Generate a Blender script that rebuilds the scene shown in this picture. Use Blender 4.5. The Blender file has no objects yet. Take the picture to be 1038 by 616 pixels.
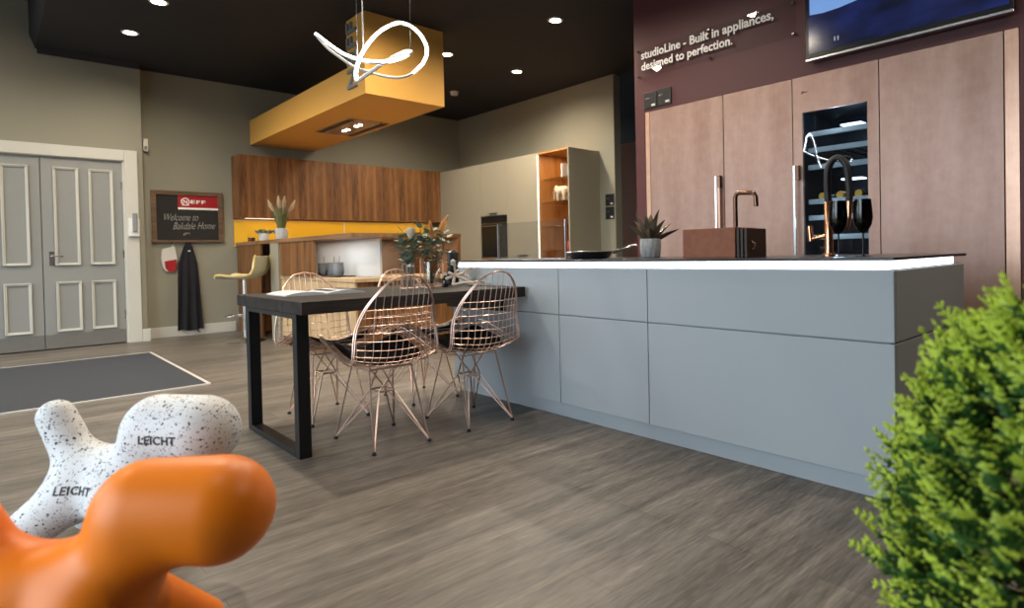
import bpy, bmesh, math, random
import numpy as np
from mathutils import Vector, Matrix
from mathutils.bvhtree import BVHTree

random.seed(7)
PI = math.pi
scene = bpy.context.scene
COL = scene.collection
W = {}                                   # world matrix of every empty / part we parent to


# ------------------------------------------------------------------ materials
def new_mat(name):
    m = bpy.data.materials.new(name)
    m.use_nodes = True
    nt = m.node_tree
    b = nt.nodes.get('Principled BSDF')
    return m, nt, b


def mat(name, col, rough=.5, metal=0., spec=.5, emit=None, estr=0., coat=0., trans=0., ior=1.45,
        noise=0., nscale=8., bump=0., bscale=60.):
    m, nt, b = new_mat(name)
    b.inputs['Base Color'].default_value = (*col, 1)
    b.inputs['Roughness'].default_value = rough
    b.inputs['Metallic'].default_value = metal
    b.inputs['Specular IOR Level'].default_value = spec
    b.inputs['Coat Weight'].default_value = coat
    b.inputs['Transmission Weight'].default_value = trans
    b.inputs['IOR'].default_value = ior
    if emit:
        b.inputs['Emission Color'].default_value = (*emit, 1)
        b.inputs['Emission Strength'].default_value = estr
    tc = nt.nodes.new('ShaderNodeTexCoord')
    if noise:
        n = nt.nodes.new('ShaderNodeTexNoise')
        n.inputs['Scale'].default_value = nscale
        n.inputs['Detail'].default_value = 6
        nt.links.new(tc.outputs['Object'], n.inputs['Vector'])
        mx = nt.nodes.new('ShaderNodeMix')
        mx.data_type = 'RGBA'
        mx.inputs['A'].default_value = (*[c * (1 - noise) for c in col], 1)
        mx.inputs['B'].default_value = (*[min(1, c * (1 + noise)) for c in col], 1)
        nt.links.new(n.outputs['Fac'], mx.inputs['Factor'])
        nt.links.new(mx.outputs['Result'], b.inputs['Base Color'])
    if bump:
        n2 = nt.nodes.new('ShaderNodeTexNoise')
        n2.inputs['Scale'].default_value = bscale
        n2.inputs['Detail'].default_value = 4
        nt.links.new(tc.outputs['Object'], n2.inputs['Vector'])
        bp = nt.nodes.new('ShaderNodeBump')
        bp.inputs['Strength'].default_value = bump
        bp.inputs['Distance'].default_value = .002
        nt.links.new(n2.outputs['Fac'], bp.inputs['Height'])
        nt.links.new(bp.outputs['Normal'], b.inputs['Normal'])
    return m


def wood(name, stops, scale=(9, 9, .7), rough=.5, knots=True, spec=.4, plank=None, bump=.15, fine=.35):
    """Grain runs along the axis with the small scale; stops = [(pos, rgb), ...]"""
    m, nt, b = new_mat(name)
    N = nt.nodes.new
    L = nt.links.new
    tc = N('ShaderNodeTexCoord')
    mp = N('ShaderNodeMapping')
    mp.inputs['Scale'].default_value = scale
    L(tc.outputs['Object'], mp.inputs['Vector'])
    n1 = N('ShaderNodeTexNoise')
    n1.inputs['Scale'].default_value = 1.3
    n1.inputs['Detail'].default_value = 8
    n1.inputs['Roughness'].default_value = .62
    n1.inputs['Distortion'].default_value = .8
    L(mp.outputs['Vector'], n1.inputs['Vector'])
    mp2 = N('ShaderNodeMapping')
    mp2.inputs['Scale'].default_value = tuple(s * 6 for s in scale)
    L(tc.outputs['Object'], mp2.inputs['Vector'])
    n2 = N('ShaderNodeTexNoise')
    n2.inputs['Scale'].default_value = 2.2
    n2.inputs['Detail'].default_value = 5
    L(mp2.outputs['Vector'], n2.inputs['Vector'])
    add = N('ShaderNodeMath')
    add.operation = 'MULTIPLY_ADD'
    L(n2.outputs['Fac'], add.inputs[0])
    add.inputs[1].default_value = fine
    L(n1.outputs['Fac'], add.inputs[2])
    sub = N('ShaderNodeMath')
    sub.operation = 'SUBTRACT'
    L(add.outputs[0], sub.inputs[0])
    sub.inputs[1].default_value = fine * .5
    ramp = N('ShaderNodeValToRGB')
    cr = ramp.color_ramp
    cr.elements[0].position = stops[0][0]
    cr.elements[0].color = (*stops[0][1], 1)
    cr.elements[1].position = stops[-1][0]
    cr.elements[1].color = (*stops[-1][1], 1)
    for p, c in stops[1:-1]:
        e = cr.elements.new(p)
        e.color = (*c, 1)
    L(sub.outputs[0], ramp.inputs['Fac'])
    col = ramp.outputs['Color']
    if knots:
        v = N('ShaderNodeTexVoronoi')
        v.inputs['Scale'].default_value = .55
        mk = N('ShaderNodeMapping')
        mk.inputs['Scale'].default_value = tuple(s * (.6 if s > 2 else 2.2) for s in scale)
        L(tc.outputs['Object'], mk.inputs['Vector'])
        L(mk.outputs['Vector'], v.inputs['Vector'])
        r2 = N('ShaderNodeValToRGB')
        r2.color_ramp.elements[0].position = .0
        r2.color_ramp.elements[0].color = (.30, .28, .26, 1)
        r2.color_ramp.elements[1].position = .22
        r2.color_ramp.elements[1].color = (1, 1, 1, 1)
        L(v.outputs['Distance'], r2.inputs['Fac'])
        mm = N('ShaderNodeMix')
        mm.data_type = 'RGBA'
        mm.blend_type = 'MULTIPLY'
        mm.inputs['Factor'].default_value = .8
        L(col, mm.inputs['A'])
        L(r2.outputs['Color'], mm.inputs['B'])
        col = mm.outputs['Result']
    if plank:                             # (length, width, rotation z): boards with their own tone
        mpp = N('ShaderNodeMapping')
        mpp.inputs['Rotation'].default_value = (0, 0, plank[2])
        L(tc.outputs['Object'], mpp.inputs['Vector'])
        br = N('ShaderNodeTexBrick')
        br.offset = .37
        br.inputs['Scale'].default_value = 1
        br.inputs['Brick Width'].default_value = plank[0]
        br.inputs['Row Height'].default_value = plank[1]
        br.inputs['Mortar Size'].default_value = .0012
        br.inputs['Mortar Smooth'].default_value = .3
        br.inputs['Color1'].default_value = (.80, .80, .80, 1)
        br.inputs['Color2'].default_value = (1.12, 1.11, 1.10, 1)
        br.inputs['Mortar'].default_value = (.42, .42, .42, 1)
        L(mpp.outputs['Vector'], br.inputs['Vector'])
        mm = N('ShaderNodeMix')
        mm.data_type = 'RGBA'
        mm.blend_type = 'MULTIPLY'
        mm.inputs['Factor'].default_value = 1
        L(col, mm.inputs['A'])
        L(br.outputs['Color'], mm.inputs['B'])
        col = mm.outputs['Result']
    L(col, b.inputs['Base Color'])
    b.inputs['Roughness'].default_value = rough
    b.inputs['Specular IOR Level'].default_value = spec
    if bump:
        bp = N('ShaderNodeBump')
        bp.inputs['Strength'].default_value = bump
        bp.inputs['Distance'].default_value = .002
        L(sub.outputs[0], bp.inputs['Height'])
        L(bp.outputs['Normal'], b.inputs['Normal'])
    return m


def speckle(name, base, dots):
    m, nt, b = new_mat(name)
    N, L = nt.nodes.new, nt.links.new
    tc = N('ShaderNodeTexCoord')
    col = None
    for i, (sc, thr) in enumerate(((85, .20), (150, .19))):
        nz = N('ShaderNodeTexNoise')
        nz.inputs['Scale'].default_value = sc * 1.6
        L(tc.outputs['Object'], nz.inputs['Vector'])
        mxv = N('ShaderNodeMix')
        mxv.data_type = 'RGBA'
        mxv.inputs['Factor'].default_value = .012
        L(tc.outputs['Object'], mxv.inputs['A'])
        L(nz.outputs['Color'], mxv.inputs['B'])
        v = N('ShaderNodeTexVoronoi')
        v.inputs['Scale'].default_value = sc
        v.inputs['Randomness'].default_value = 1
        L(mxv.outputs['Result'], v.inputs['Vector'])
        # only some of the cells carry a chip
        sep = N('ShaderNodeSeparateColor')
        L(v.outputs['Color'], sep.inputs['Color'])
        th = N('ShaderNodeMath')
        th.operation = 'MULTIPLY'
        L(sep.outputs['Red'], th.inputs[0])
        th.inputs[1].default_value = .60
        lt = N('ShaderNodeMath')
        lt.operation = 'LESS_THAN'
        L(v.outputs['Distance'], lt.inputs[0])
        sb = N('ShaderNodeMath')
        sb.operation = 'SUBTRACT'
        L(th.outputs[0], sb.inputs[0])
        sb.inputs[1].default_value = thr
        L(sb.outputs[0], lt.inputs[1])
        mx = N('ShaderNodeMix')
        mx.data_type = 'RGBA'
        L(lt.outputs[0], mx.inputs['Factor'])
        if col is None:
            mx.inputs['A'].default_value = (*base, 1)
        else:
            L(col, mx.inputs['A'])
        mx.inputs['B'].default_value = (*dots, 1)
        col = mx.outputs['Result']
    L(col, b.inputs['Base Color'])
    b.inputs['Roughness'].default_value = .55
    return m


def streaked_metal(name, c1, c2, rough=.42, metal=.75, sc=(3.5, 3.5, .45)):
    m, nt, b = new_mat(name)
    N, L = nt.nodes.new, nt.links.new
    tc = N('ShaderNodeTexCoord')
    mp = N('ShaderNodeMapping')
    mp.inputs['Scale'].default_value = sc
    L(tc.outputs['Object'], mp.inputs['Vector'])
    n = N('ShaderNodeTexNoise')
    n.inputs['Scale'].default_value = 2.4
    n.inputs['Detail'].default_value = 9
    n.inputs['Roughness'].default_value = .65
    L(mp.outputs['Vector'], n.inputs['Vector'])
    n3 = N('ShaderNodeTexNoise')
    n3.inputs['Scale'].default_value = 18
    n3.inputs['Detail'].default_value = 6
    L(tc.outputs['Object'], n3.inputs['Vector'])
    av = N('ShaderNodeMath')
    av.operation = 'MULTIPLY_ADD'
    L(n3.outputs['Fac'], av.inputs[0])
    av.inputs[1].default_value = .35
    L(n.outputs['Fac'], av.inputs[2])
    r = N('ShaderNodeValToRGB')
    r.color_ramp.elements[0].position = .45
    r.color_ramp.elements[0].color = (*c1, 1)
    r.color_ramp.elements[1].position = .92
    r.color_ramp.elements[1].color = (*c2, 1)
    L(av.outputs[0], r.inputs['Fac'])
    L(r.outputs['Color'], b.inputs['Base Color'])
    b.inputs['Roughness'].default_value = rough
    b.inputs['Metallic'].default_value = metal
    return m


M = {}
M['wall'] = mat('wall paint grey green', (.255, .245, .19), .8, noise=.05, nscale=2.5, bump=.05, bscale=180)
M['ceil'] = mat('ceiling paint midnight', (.0135, .015, .0205), .75, noise=.1, nscale=2)
M['plum'] = mat('wall paint plum', (.085, .023, .027), .5, noise=.06, nscale=3)
M['dark'] = mat('dark paint', (.012, .011, .012), .7, noise=.1)
M['shopwall'] = mat('rear wall paint', (.05, .045, .04), .8, noise=.08)
M['white_paint'] = mat('white door paint', (.25, .258, .25), .4, noise=.04, nscale=5)
M['white_trim'] = mat('white trim paint', (.52, .515, .47), .45, noise=.04, nscale=5)
M['kick'] = mat('brushed steel kick plate', (.30, .30, .29), .35, .7, noise=.08, nscale=30)
M['floor'] = wood('grey oak vinyl floor', [(.30, (.060, .051, .042)), (.48, (.118, .104, .087)), (.62, (.165, .147, .126)), (.78, (.235, .214, .186))],
                  scale=(14, .9, 9), rough=.42, knots=False, spec=.45, plank=(1.25, .19, PI / 2), bump=.45, fine=.75)
M['oak'] = wood('knotty oak veneer', [(.33, (.030, .011, .004)), (.43, (.125, .050, .015)), (.58, (.205, .090, .029)), (.78, (.31, .155, .058))], scale=(7, 7, .5), rough=.5)
M['oak_light'] = wood('light oak veneer', [(.3, (.36, .23, .12)), (.5, (.52, .36, .20)), (.75, (.62, .45, .27))], scale=(6, 6, .6), rough=.5, knots=False)
M['oak_h'] = wood('oak veneer slab', [(.28, (.12, .058, .024)), (.5, (.235, .125, .058)), (.75, (.33, .19, .095))], scale=(.6, 6, 6), rough=.45, knots=False)
M['oak_warm'] = wood('amber oak lining', [(.3, (.28, .105, .022)), (.5, (.42, .175, .045)), (.75, (.50, .23, .07))], scale=(5, 5, .6), rough=.5, knots=False)
M['tabletop'] = wood('smoked oak tabletop', [(.3, (.016, .013, .011)), (.5, (.034, .029, .026)), (.75, (.062, .055, .050))], scale=(9, .8, 9), rough=.62, knots=False, spec=.12, bump=.3)
M['black_metal'] = mat('black powder coated steel', (.011, .011, .012), .42, .3, noise=.1, nscale=40)
M['lacquer'] = mat('matt grey lacquer', (.355, .395, .425), .45, noise=.015, nscale=3)
M['beige'] = mat('matt cashmere lacquer', (.29, .265, .20), .5, noise=.02, nscale=2)
M['worktop'] = mat('graphite ceramic', (.018, .018, .022), .28, noise=.15, nscale=25)
M['led'] = mat('led diffuser', (.9, .9, .9), .5, emit=(.93, .96, 1.0), estr=3.2, noise=.01)
M['led_pendant'] = mat('pendant led diffuser', (.9, .9, .9), .5, emit=(.95, .98, 1.0), estr=24, noise=.01)
M['led_warm'] = mat('warm led strip', (.9, .8, .6), .5, emit=(1, .82, .58), estr=3, noise=.01)
M['lamp'] = mat('downlight lens', (.9, .9, .85), .5, emit=(1, .90, .72), estr=22, noise=.01)
M['copper'] = streaked_metal('brushed copper front', (.27, .168, .136), (.39, .272, .232), .42, .6, sc=(2.2, 2.2, .35))
M['copper_edge'] = streaked_metal('copper edge band', (.50, .30, .22), (.68, .46, .35), .36, .75)
M['rose'] = mat('rose gold wire', (.74, .53, .44), .36, 1., noise=.03, nscale=60)
M['copper_bright'] = mat('polished copper tap', (.72, .36, .20), .2, 1., noise=.03, nscale=60)
M['bronze'] = mat('dark bronze', (.16, .09, .06), .25, 1., noise=.1, nscale=50)
M['chrome'] = mat('chrome', (.72, .72, .74), .12, 1., noise=.02, nscale=50)
M['steel'] = mat('brushed steel', (.66, .66, .67), .25, 1., noise=.06, nscale=70)
M['corten'] = mat('rust brown leather', (.24, .075, .030), .55, noise=.3, nscale=35, bump=.2, bscale=140)
M['slat'] = mat('dark walnut boards', (.035, .018, .013), .5, noise=.3, nscale=30)
M['black'] = mat('black plastic', (.012, .012, .013), .4, noise=.1, nscale=60)
M['rubber'] = mat('black rubber hose', (.010, .010, .012), .5, noise=.1, nscale=60)
M['leather'] = mat('black leather pad', (.012, .011, .011), .45, noise=.2, nscale=60, bump=.2, bscale=200)
M['mustard'] = mat('mustard lacquer', (.74, .40, .085), .6, noise=.03, nscale=3)
M['yellow_glass'] = mat('yellow back painted glass', (.66, .41, .035), .22, noise=.02, nscale=3, coat=.3)
M['orange'] = mat('orange polyethylene', (.95, .23, .008), .42, noise=.05, nscale=5, bump=.06, bscale=500)
M['dal'] = speckle('white terrazzo plastic', (.70, .715, .72), (.014, .015, .018))
M['ink'] = mat('black print', (.008, .009, .011), .5, noise=.05)
M['white'] = mat('white plastic', (.72, .72, .70), .4, noise=.02, nscale=20)
M['sign_white'] = mat('white sign letters', (.92, .91, .89), .5, noise=.02, nscale=20)
M['red'] = mat('red print', (.33, .008, .014), .5, noise=.05, nscale=20)
M['board'] = mat('chalkboard', (.016, .014, .012), .75, noise=.25, nscale=12)
M['chalk'] = mat('chalk', (.34, .33, .31), .9, noise=.2, nscale=150)
M['frame_wood'] = wood('board frame wood', [(.3, (.08, .045, .025)), (.7, (.19, .12, .07))], scale=(8, .9, 8), rough=.6, knots=False)
M['cloth_dark'] = mat('navy black cotton', (.009, .009, .013), .9, noise=.3, nscale=40, bump=.3, bscale=150)
M['cloth_white'] = mat('white cotton', (.60, .58, .54), .9, noise=.06, nscale=40)
M['mat_fabric'] = mat('charcoal loop carpet', (.030, .034, .042), .95, noise=.5, nscale=140, bump=.7, bscale=260)
M['mat_edge'] = mat('pale metal mat edging', (.58, .56, .52), .45, .3, noise=.05)
M['concrete'] = mat('pale grey concrete', (.33, .34, .34), .8, noise=.35, nscale=60, bump=.4, bscale=90)
M['pot_grey'] = mat('grey stoneware', (.21, .225, .235), .5, noise=.1, nscale=30)
M['pot_white'] = mat('white glaze', (.60, .59, .55), .35, noise=.04, nscale=30)
M['terra'] = mat('blush terracotta', (.45, .22, .14), .7, noise=.1, nscale=30)
M['soil'] = mat('potting soil', (.03, .02, .014), .9, noise=.4, nscale=60)
M['aloe'] = mat('aloe leaf', (.098, .074, .048), .4, noise=.5, nscale=14)
M['euc'] = mat('eucalyptus leaf', (.14, .23, .175), .55, noise=.45, nscale=30)
M['stem'] = mat('plant stem', (.10, .13, .05), .6, noise=.2, nscale=40)
M['grass'] = mat('green grass blade', (.15, .16, .065), .6, noise=.4, nscale=30)
M['pampas'] = mat('cream pampas plume', (.80, .68, .50), .95, noise=.2, nscale=80)
M['peach'] = mat('peach pampas plume', (.85, .52, .24), .95, noise=.2, nscale=80)
M['petal'] = mat('ivory rose petal', (.80, .70, .56), .6, noise=.06, nscale=40)
M['thuja'] = mat('thuja scale leaf', (.045, .135, .022), .55, noise=.6, nscale=9)
M['thuja_tip'] = mat('young thuja tip', (.52, .66, .07), .5, noise=.5, nscale=10)
M['bark'] = mat('bark', (.09, .055, .035), .9, noise=.4, nscale=30)
M['coral'] = mat('bleached driftwood', (.56, .47, .38), .7, noise=.25, nscale=40)
M['ivory'] = mat('carved ivory resin', (.56, .46, .32), .5, noise=.3, nscale=60)
M['stool_shell'] = mat('cream moulded shell', (.60, .59, .43), .35, noise=.03, nscale=10)
M['stool_edge'] = mat('yellow shell edge', (.62, .42, .10), .4, noise=.03, nscale=10)
M['oven_glass'] = mat('black oven glass', (.008, .009, .010), .2, spec=.25, noise=.1)
M['tv_body'] = mat('black bezel', (.006, .006, .008), .25, noise=.1)
M['magazine'] = mat('coated white paper', (.62, .63, .65), .4, noise=.04, nscale=30)
M['page_dark'] = mat('printed dark page', (.06, .062, .068), .4, noise=.5, nscale=20)
M['brown_panel'] = mat('brown taupe panel', (.17, .12, .085), .55, noise=.06, nscale=6)
M['wine'] = mat('dark bottle glass', (.012, .016, .012), .1, noise=.1, coat=.5)
M['gold'] = mat('gold foil capsule', (.95, .46, .07), .4, .6, noise=.1, nscale=60)
M['rack'] = mat('pale rack front', (.60, .62, .60), .35, .2, noise=.05, nscale=30)
M['cooler'] = mat('cooler interior', (.010, .015, .022), .3, noise=.1)
M['pink'] = mat('coral red enamel', (.50, .06, .05), .35, noise=.1, nscale=20)
M['amber'] = mat('amber tile', (.5, .3, .1), .5, noise=.1)


def glass(name, col=(1, 1, 1), rough=0., tint=.12, gloss=.06):
    """Thin sheet glass: mostly see-through with a fresnel reflection."""
    m, nt, b = new_mat(name)
    nt.nodes.remove(b)
    N, L = nt.nodes.new, nt.links.new
    out = [n for n in nt.nodes if n.type == 'OUTPUT_MATERIAL'][0]
    tr = N('ShaderNodeBsdfTransparent')
    tr.inputs['Color'].default_value = (*[c * (1 - tint) for c in col], 1)
    gl = N('ShaderNodeBsdfGlossy')
    gl.inputs['Roughness'].default_value = rough
    fr = N('ShaderNodeLayerWeight')
    pw = N('ShaderNodeMath')
    pw.operation = 'POWER'
    L(fr.outputs['Facing'], pw.inputs[0])
    pw.inputs[1].default_value = 5
    ad = N('ShaderNodeMath')
    ad.operation = 'MULTIPLY_ADD'
    ad.use_clamp = True
    L(pw.outputs[0], ad.inputs[0])
    ad.inputs[1].default_value = .8
    ad.inputs[2].default_value = gloss
    mx = N('ShaderNodeMixShader')
    L(ad.outputs[0], mx.inputs['Fac'])
    L(tr.outputs[0], mx.inputs[1])
    L(gl.outputs[0], mx.inputs[2])
    L(mx.outputs[0], out.inputs['Surface'])
    return m


M['glass'] = glass('clear glass')
M['acrylic'] = glass('clear acrylic plate', tint=.03, gloss=.03)
M['cooler_glass'] = glass('tinted cooler glass', (.80, .88, .95), tint=.1, gloss=.08)
M['smoke_glass'] = glass('smoked wine glass', (.22, .22, .24), tint=.25, gloss=.05)
M['amber_glass'] = glass('bronze glass', (.95, .90, .84), tint=.06, gloss=.10)


def tv_material():
    m, nt, b = new_mat('tv picture')
    N, L = nt.nodes.new, nt.links.new
    tc = N('ShaderNodeTexCoord')
    mp = N('ShaderNodeMapping')
    mp.inputs['Scale'].default_value = (1.6, 1, 3.2)
    L(tc.outputs['Object'], mp.inputs['Vector'])
    n = N('ShaderNodeTexNoise')
    n.inputs['Scale'].default_value = 1.8
    n.inputs['Detail'].default_value = 3
    L(mp.outputs['Vector'], n.inputs['Vector'])
    r = N('ShaderNodeValToRGB')
    r.color_ramp.elements[0].position = .35
    r.color_ramp.elements[0].color = (.004, .006, .018, 1)
    r.color_ramp.elements[1].position = .72
    r.color_ramp.elements[1].color = (.010, .018, .095, 1)
    L(n.outputs['Fac'], r.inputs['Fac'])
    L(r.outputs['Color'], b.inputs['Emission Color'])
    b.inputs['Emission Strength'].default_value = 1.0
    b.inputs['Base Color'].default_value = (.004, .004, .006, 1)
    b.inputs['Roughness'].default_value = .15
    return m


M['tv'] = tv_material()
M['tv_blue'] = mat('tv picture light blue', (.01, .02, .04), .2, emit=(.20, .38, .78), estr=.75, noise=.25, nscale=2)
M['tv_mark'] = mat('tv pause mark', (.02, .03, .05), .2, emit=(.25, .30, .45), estr=.8, noise=.02)


# ------------------------------------------------------------------ mesh builder
class MB:
    def __init__(self):
        self.v, self.f, self.fm = [], [], []
        self.cur = 0

    def add(self, vs, fs):
        o = len(self.v)
        self.v += [tuple(p) for p in vs]
        self.f += [tuple(i + o for i in f) for f in fs]
        self.fm += [self.cur] * len(fs)
        return self

    def box(self, x0, x1, y0, y1, z0, z1):
        x0, x1 = min(x0, x1), max(x0, x1)
        y0, y1 = min(y0, y1), max(y0, y1)
        z0, z1 = min(z0, z1), max(z0, z1)
        return self.add([(x0, y0, z0), (x1, y0, z0), (x1, y1, z0), (x0, y1, z0), (x0, y0, z1), (x1, y0, z1), (x1, y1, z1), (x0, y1, z1)],
                        [(0, 3, 2, 1), (4, 5, 6, 7), (0, 1, 5, 4), (1, 2, 6, 5), (2, 3, 7, 6), (3, 0, 4, 7)])

    def tube(self, pts, r, n=8, closed=False, caps=True, scale2=None):
        P = [Vector(p) for p in pts]
        k = len(P)
        R = r if isinstance(r, (list, tuple)) else [r] * k
        vs, fs = [], []
        up = None
        for i in range(k):
            if closed:
                t = P[(i + 1) % k] - P[i - 1]
            else:
                t = P[min(i + 1, k - 1)] - P[max(i - 1, 0)]
            t.normalize()
            if up is None:
                a = Vector((0, 0, 1)) if abs(t.z) < .9 else Vector((1, 0, 0))
                up = (a - t * a.dot(t)).normalized()
            else:
                up = up - t * up.dot(t)
                if up.length < 1e-6:
                    up = t.orthogonal()
                up.normalize()
            s = t.cross(up)
            for j in range(n):
                an = 2 * PI * j / n
                vs.append(P[i] + (up * math.cos(an) + s * math.sin(an) * (scale2 or 1)) * R[i])
        m = k if closed else k - 1
        for i in range(m):
            a, b = i * n, ((i + 1) % k) * n
            for j in range(n):
                fs.append((a + j, a + (j + 1) % n, b + (j + 1) % n, b + j))
        if caps and not closed:
            fs.append(tuple(range(n - 1, -1, -1)))
            fs.append(tuple(range((k - 1) * n, k * n)))
        return self.add(vs, fs)

    def lathe(self, prof, c=(0, 0, 0), n=24, rib=None):
        """prof = [(r, z)...] around a vertical axis through c"""
        vs, fs = [], []
        for r, z in prof:
            for j in range(n):
                a = 2 * PI * j / n
                rr = r * (1 + (rib * math.cos(a * 12 + z * 190) if rib and r > .01 else 0))
                vs.append((c[0] + rr * math.cos(a), c[1] + rr * math.sin(a), c[2] + z))
        for i in range(len(prof) - 1):
            for j in range(n):
                fs.append((i * n + j, i * n + (j + 1) % n, (i + 1) * n + (j + 1) % n, (i + 1) * n + j))
        fs.append(tuple(range(n - 1, -1, -1)))
        k = (len(prof) - 1) * n
        fs.append(tuple(range(k, k + n)))
        return self.add(vs, fs)

    def ball(self, c, r, nu=12, nv=8, axes=None):
        rx, ry, rz = r if isinstance(r, (tuple, list)) else (r, r, r)
        prof = []
        vs, fs = [], []
        for i in range(nv + 1):
            th = PI * i / nv
            for j in range(nu):
                a = 2 * PI * j / nu
                q = Vector((rx * math.sin(th) * math.cos(a), ry * math.sin(th) * math.sin(a), -rz * math.cos(th)))
                if axes is not None:
                    q = axes @ q
                vs.append((c[0] + q.x, c[1] + q.y, c[2] + q.z))
        for i in range(nv):
            for j in range(nu):
                fs.append((i * nu + j, i * nu + (j + 1) % nu, (i + 1) * nu + (j + 1) % nu, (i + 1) * nu + j))
        return self.add(vs, fs)

    def prism(self, poly, axis, a, b):
        """extrude a 2-D polygon along axis 'x','y' or 'z' from a to b"""
        n = len(poly)

        def P(p, t):
            return {'x': (t, p[0], p[1]), 'y': (p[0], t, p[1]), 'z': (p[0], p[1], t)}[axis]
        vs = [P(p, a) for p in poly] + [P(p, b) for p in poly]
        fs = [tuple(range(n - 1, -1, -1)), tuple(range(n, 2 * n))]
        fs += [(i, (i + 1) % n, n + (i + 1) % n, n + i) for i in range(n)]
        return self.add(vs, fs)

    def build(self, name, material, parent=None, local=False, smooth=False, bevel=0., seg=2, kind=None, label=None):
        me = bpy.data.meshes.new(name)
        vs = self.v
        if parent is not None and not local:
            inv = W[parent].inverted()
            vs = [tuple(inv @ Vector(p)) for p in vs]
        me.from_pydata(vs, [], self.f)
        mats = material if isinstance(material, (list, tuple)) else [material]
        for q in mats:
            me.materials.append(M[q])
        if len(mats) > 1:
            me.polygons.foreach_set('material_index', self.fm)
        bm = bmesh.new()
        bm.from_mesh(me)
        bmesh.ops.recalc_face_normals(bm, faces=bm.faces)
        bm.to_mesh(me)
        bm.free()
        if smooth:
            me.polygons.foreach_set('use_smooth', [True] * len(me.polygons))
            try:
                me.set_sharp_from_angle(angle=math.radians(48))
            except Exception:
                pass
        o = bpy.data.objects.new(name, me)
        COL.objects.link(o)
        if parent is not None:
            o.parent = parent
            W[o] = W[parent].copy()
        else:
            W[o] = Matrix.Identity(4)
        if bevel:
            bv = o.modifiers.new('soft edges', 'BEVEL')
            bv.width = bevel
            bv.segments = seg
            bv.limit_method = 'ANGLE'
        if kind:
            o['kind'] = kind
        if label:
            o['label'] = label
        return o


def thing(name, label, cat, loc=(0, 0, 0), rz=0., group=None):
    o = bpy.data.objects.new(name, None)
    o.empty_display_size = .1
    COL.objects.link(o)
    o.location = loc
    o.rotation_euler = (0, 0, rz)
    W[o] = Matrix.Translation(Vector(loc)) @ Matrix.Rotation(rz, 4, 'Z')
    o['label'] = label
    o['category'] = cat
    if group:
        o['group'] = group
    return o


def tag(o, label, cat, group=None):
    o['label'] = label
    o['category'] = cat
    if group:
        o['group'] = group
    return o


def box(x0, x1, y0, y1, z0, z1):
    return MB().box(x0, x1, y0, y1, z0, z1)


def struct(name, mb, m, parent=None, **k):
    o = mb.build(name, m, parent, **k)
    if parent is None:
        o['kind'] = 'structure'
    return o


def text_geo(s, width=None, height=None, depth=.002, bold=0., shear=0., spacing=1.):
    """letters of s as raw geometry, origin at the left of the baseline, x to the right, y up, z = thickness"""
    cu = bpy.data.curves.new('lettering_curve', 'FONT')
    cu.body = s
    cu.size = 1
    cu.extrude = .5
    cu.offset = bold
    cu.shear = shear
    cu.space_character = spacing
    cu.resolution_u = 3
    o = bpy.data.objects.new('lettering_tmp', cu)
    COL.objects.link(o)
    dg = bpy.context.evaluated_depsgraph_get()
    ev = o.evaluated_get(dg)
    me = ev.to_mesh()
    vs = [v.co.copy() for v in me.vertices]
    fs = [tuple(p.vertices) for p in me.polygons]
    ev.to_mesh_clear()
    bpy.data.objects.remove(o)
    bpy.data.curves.remove(cu)
    x0 = min(v.x for v in vs)
    x1 = max(v.x for v in vs)
    y1 = max(v.y for v in vs)
    k = width / (x1 - x0) if width else height / y1
    ky = (height / y1) if height else k
    return [((v.x - x0) * k, v.y * ky, (v.z + .5) * depth) for v in vs], fs


def put_text(mb, s, origin, xd, yd, **k):
    vs, fs = text_geo(s, **k)
    xd, yd = Vector(xd).normalized(), Vector(yd).normalized()
    nd = xd.cross(yd)
    o = Vector(origin)
    mb.add([o + xd * a + yd * b + nd * c for a, b, c in vs], fs)
    return mb


# ------------------------------------------------------------------ smooth blended bodies (dogs, elephant)
def sdf_fn(caps, k):
    A = np.array([c[0] for c in caps], float)
    B = np.array([c[2] for c in caps], float)
    ra = np.array([c[1] for c in caps], float)
    rb = np.array([c[3] for c in caps], float)
    ks = np.array([c[4] if len(c) > 4 else k for c in caps], float)

    def f(P):
        d = None
        for i in range(len(A)):
            ab = B[i] - A[i]
            t = np.clip(((P - A[i]) @ ab) / max(ab @ ab, 1e-9), 0, 1)
            di = np.linalg.norm(P - (A[i] + t[:, None] * ab), axis=1) - (ra[i] + (rb[i] - ra[i]) * t)
            if d is None:
                d = di
            else:
                h = np.clip(.5 + .5 * (di - d) / ks[i], 0, 1)
                d = d * h + di * (1 - h) - ks[i] * h * (1 - h)
        return d
    return f


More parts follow.
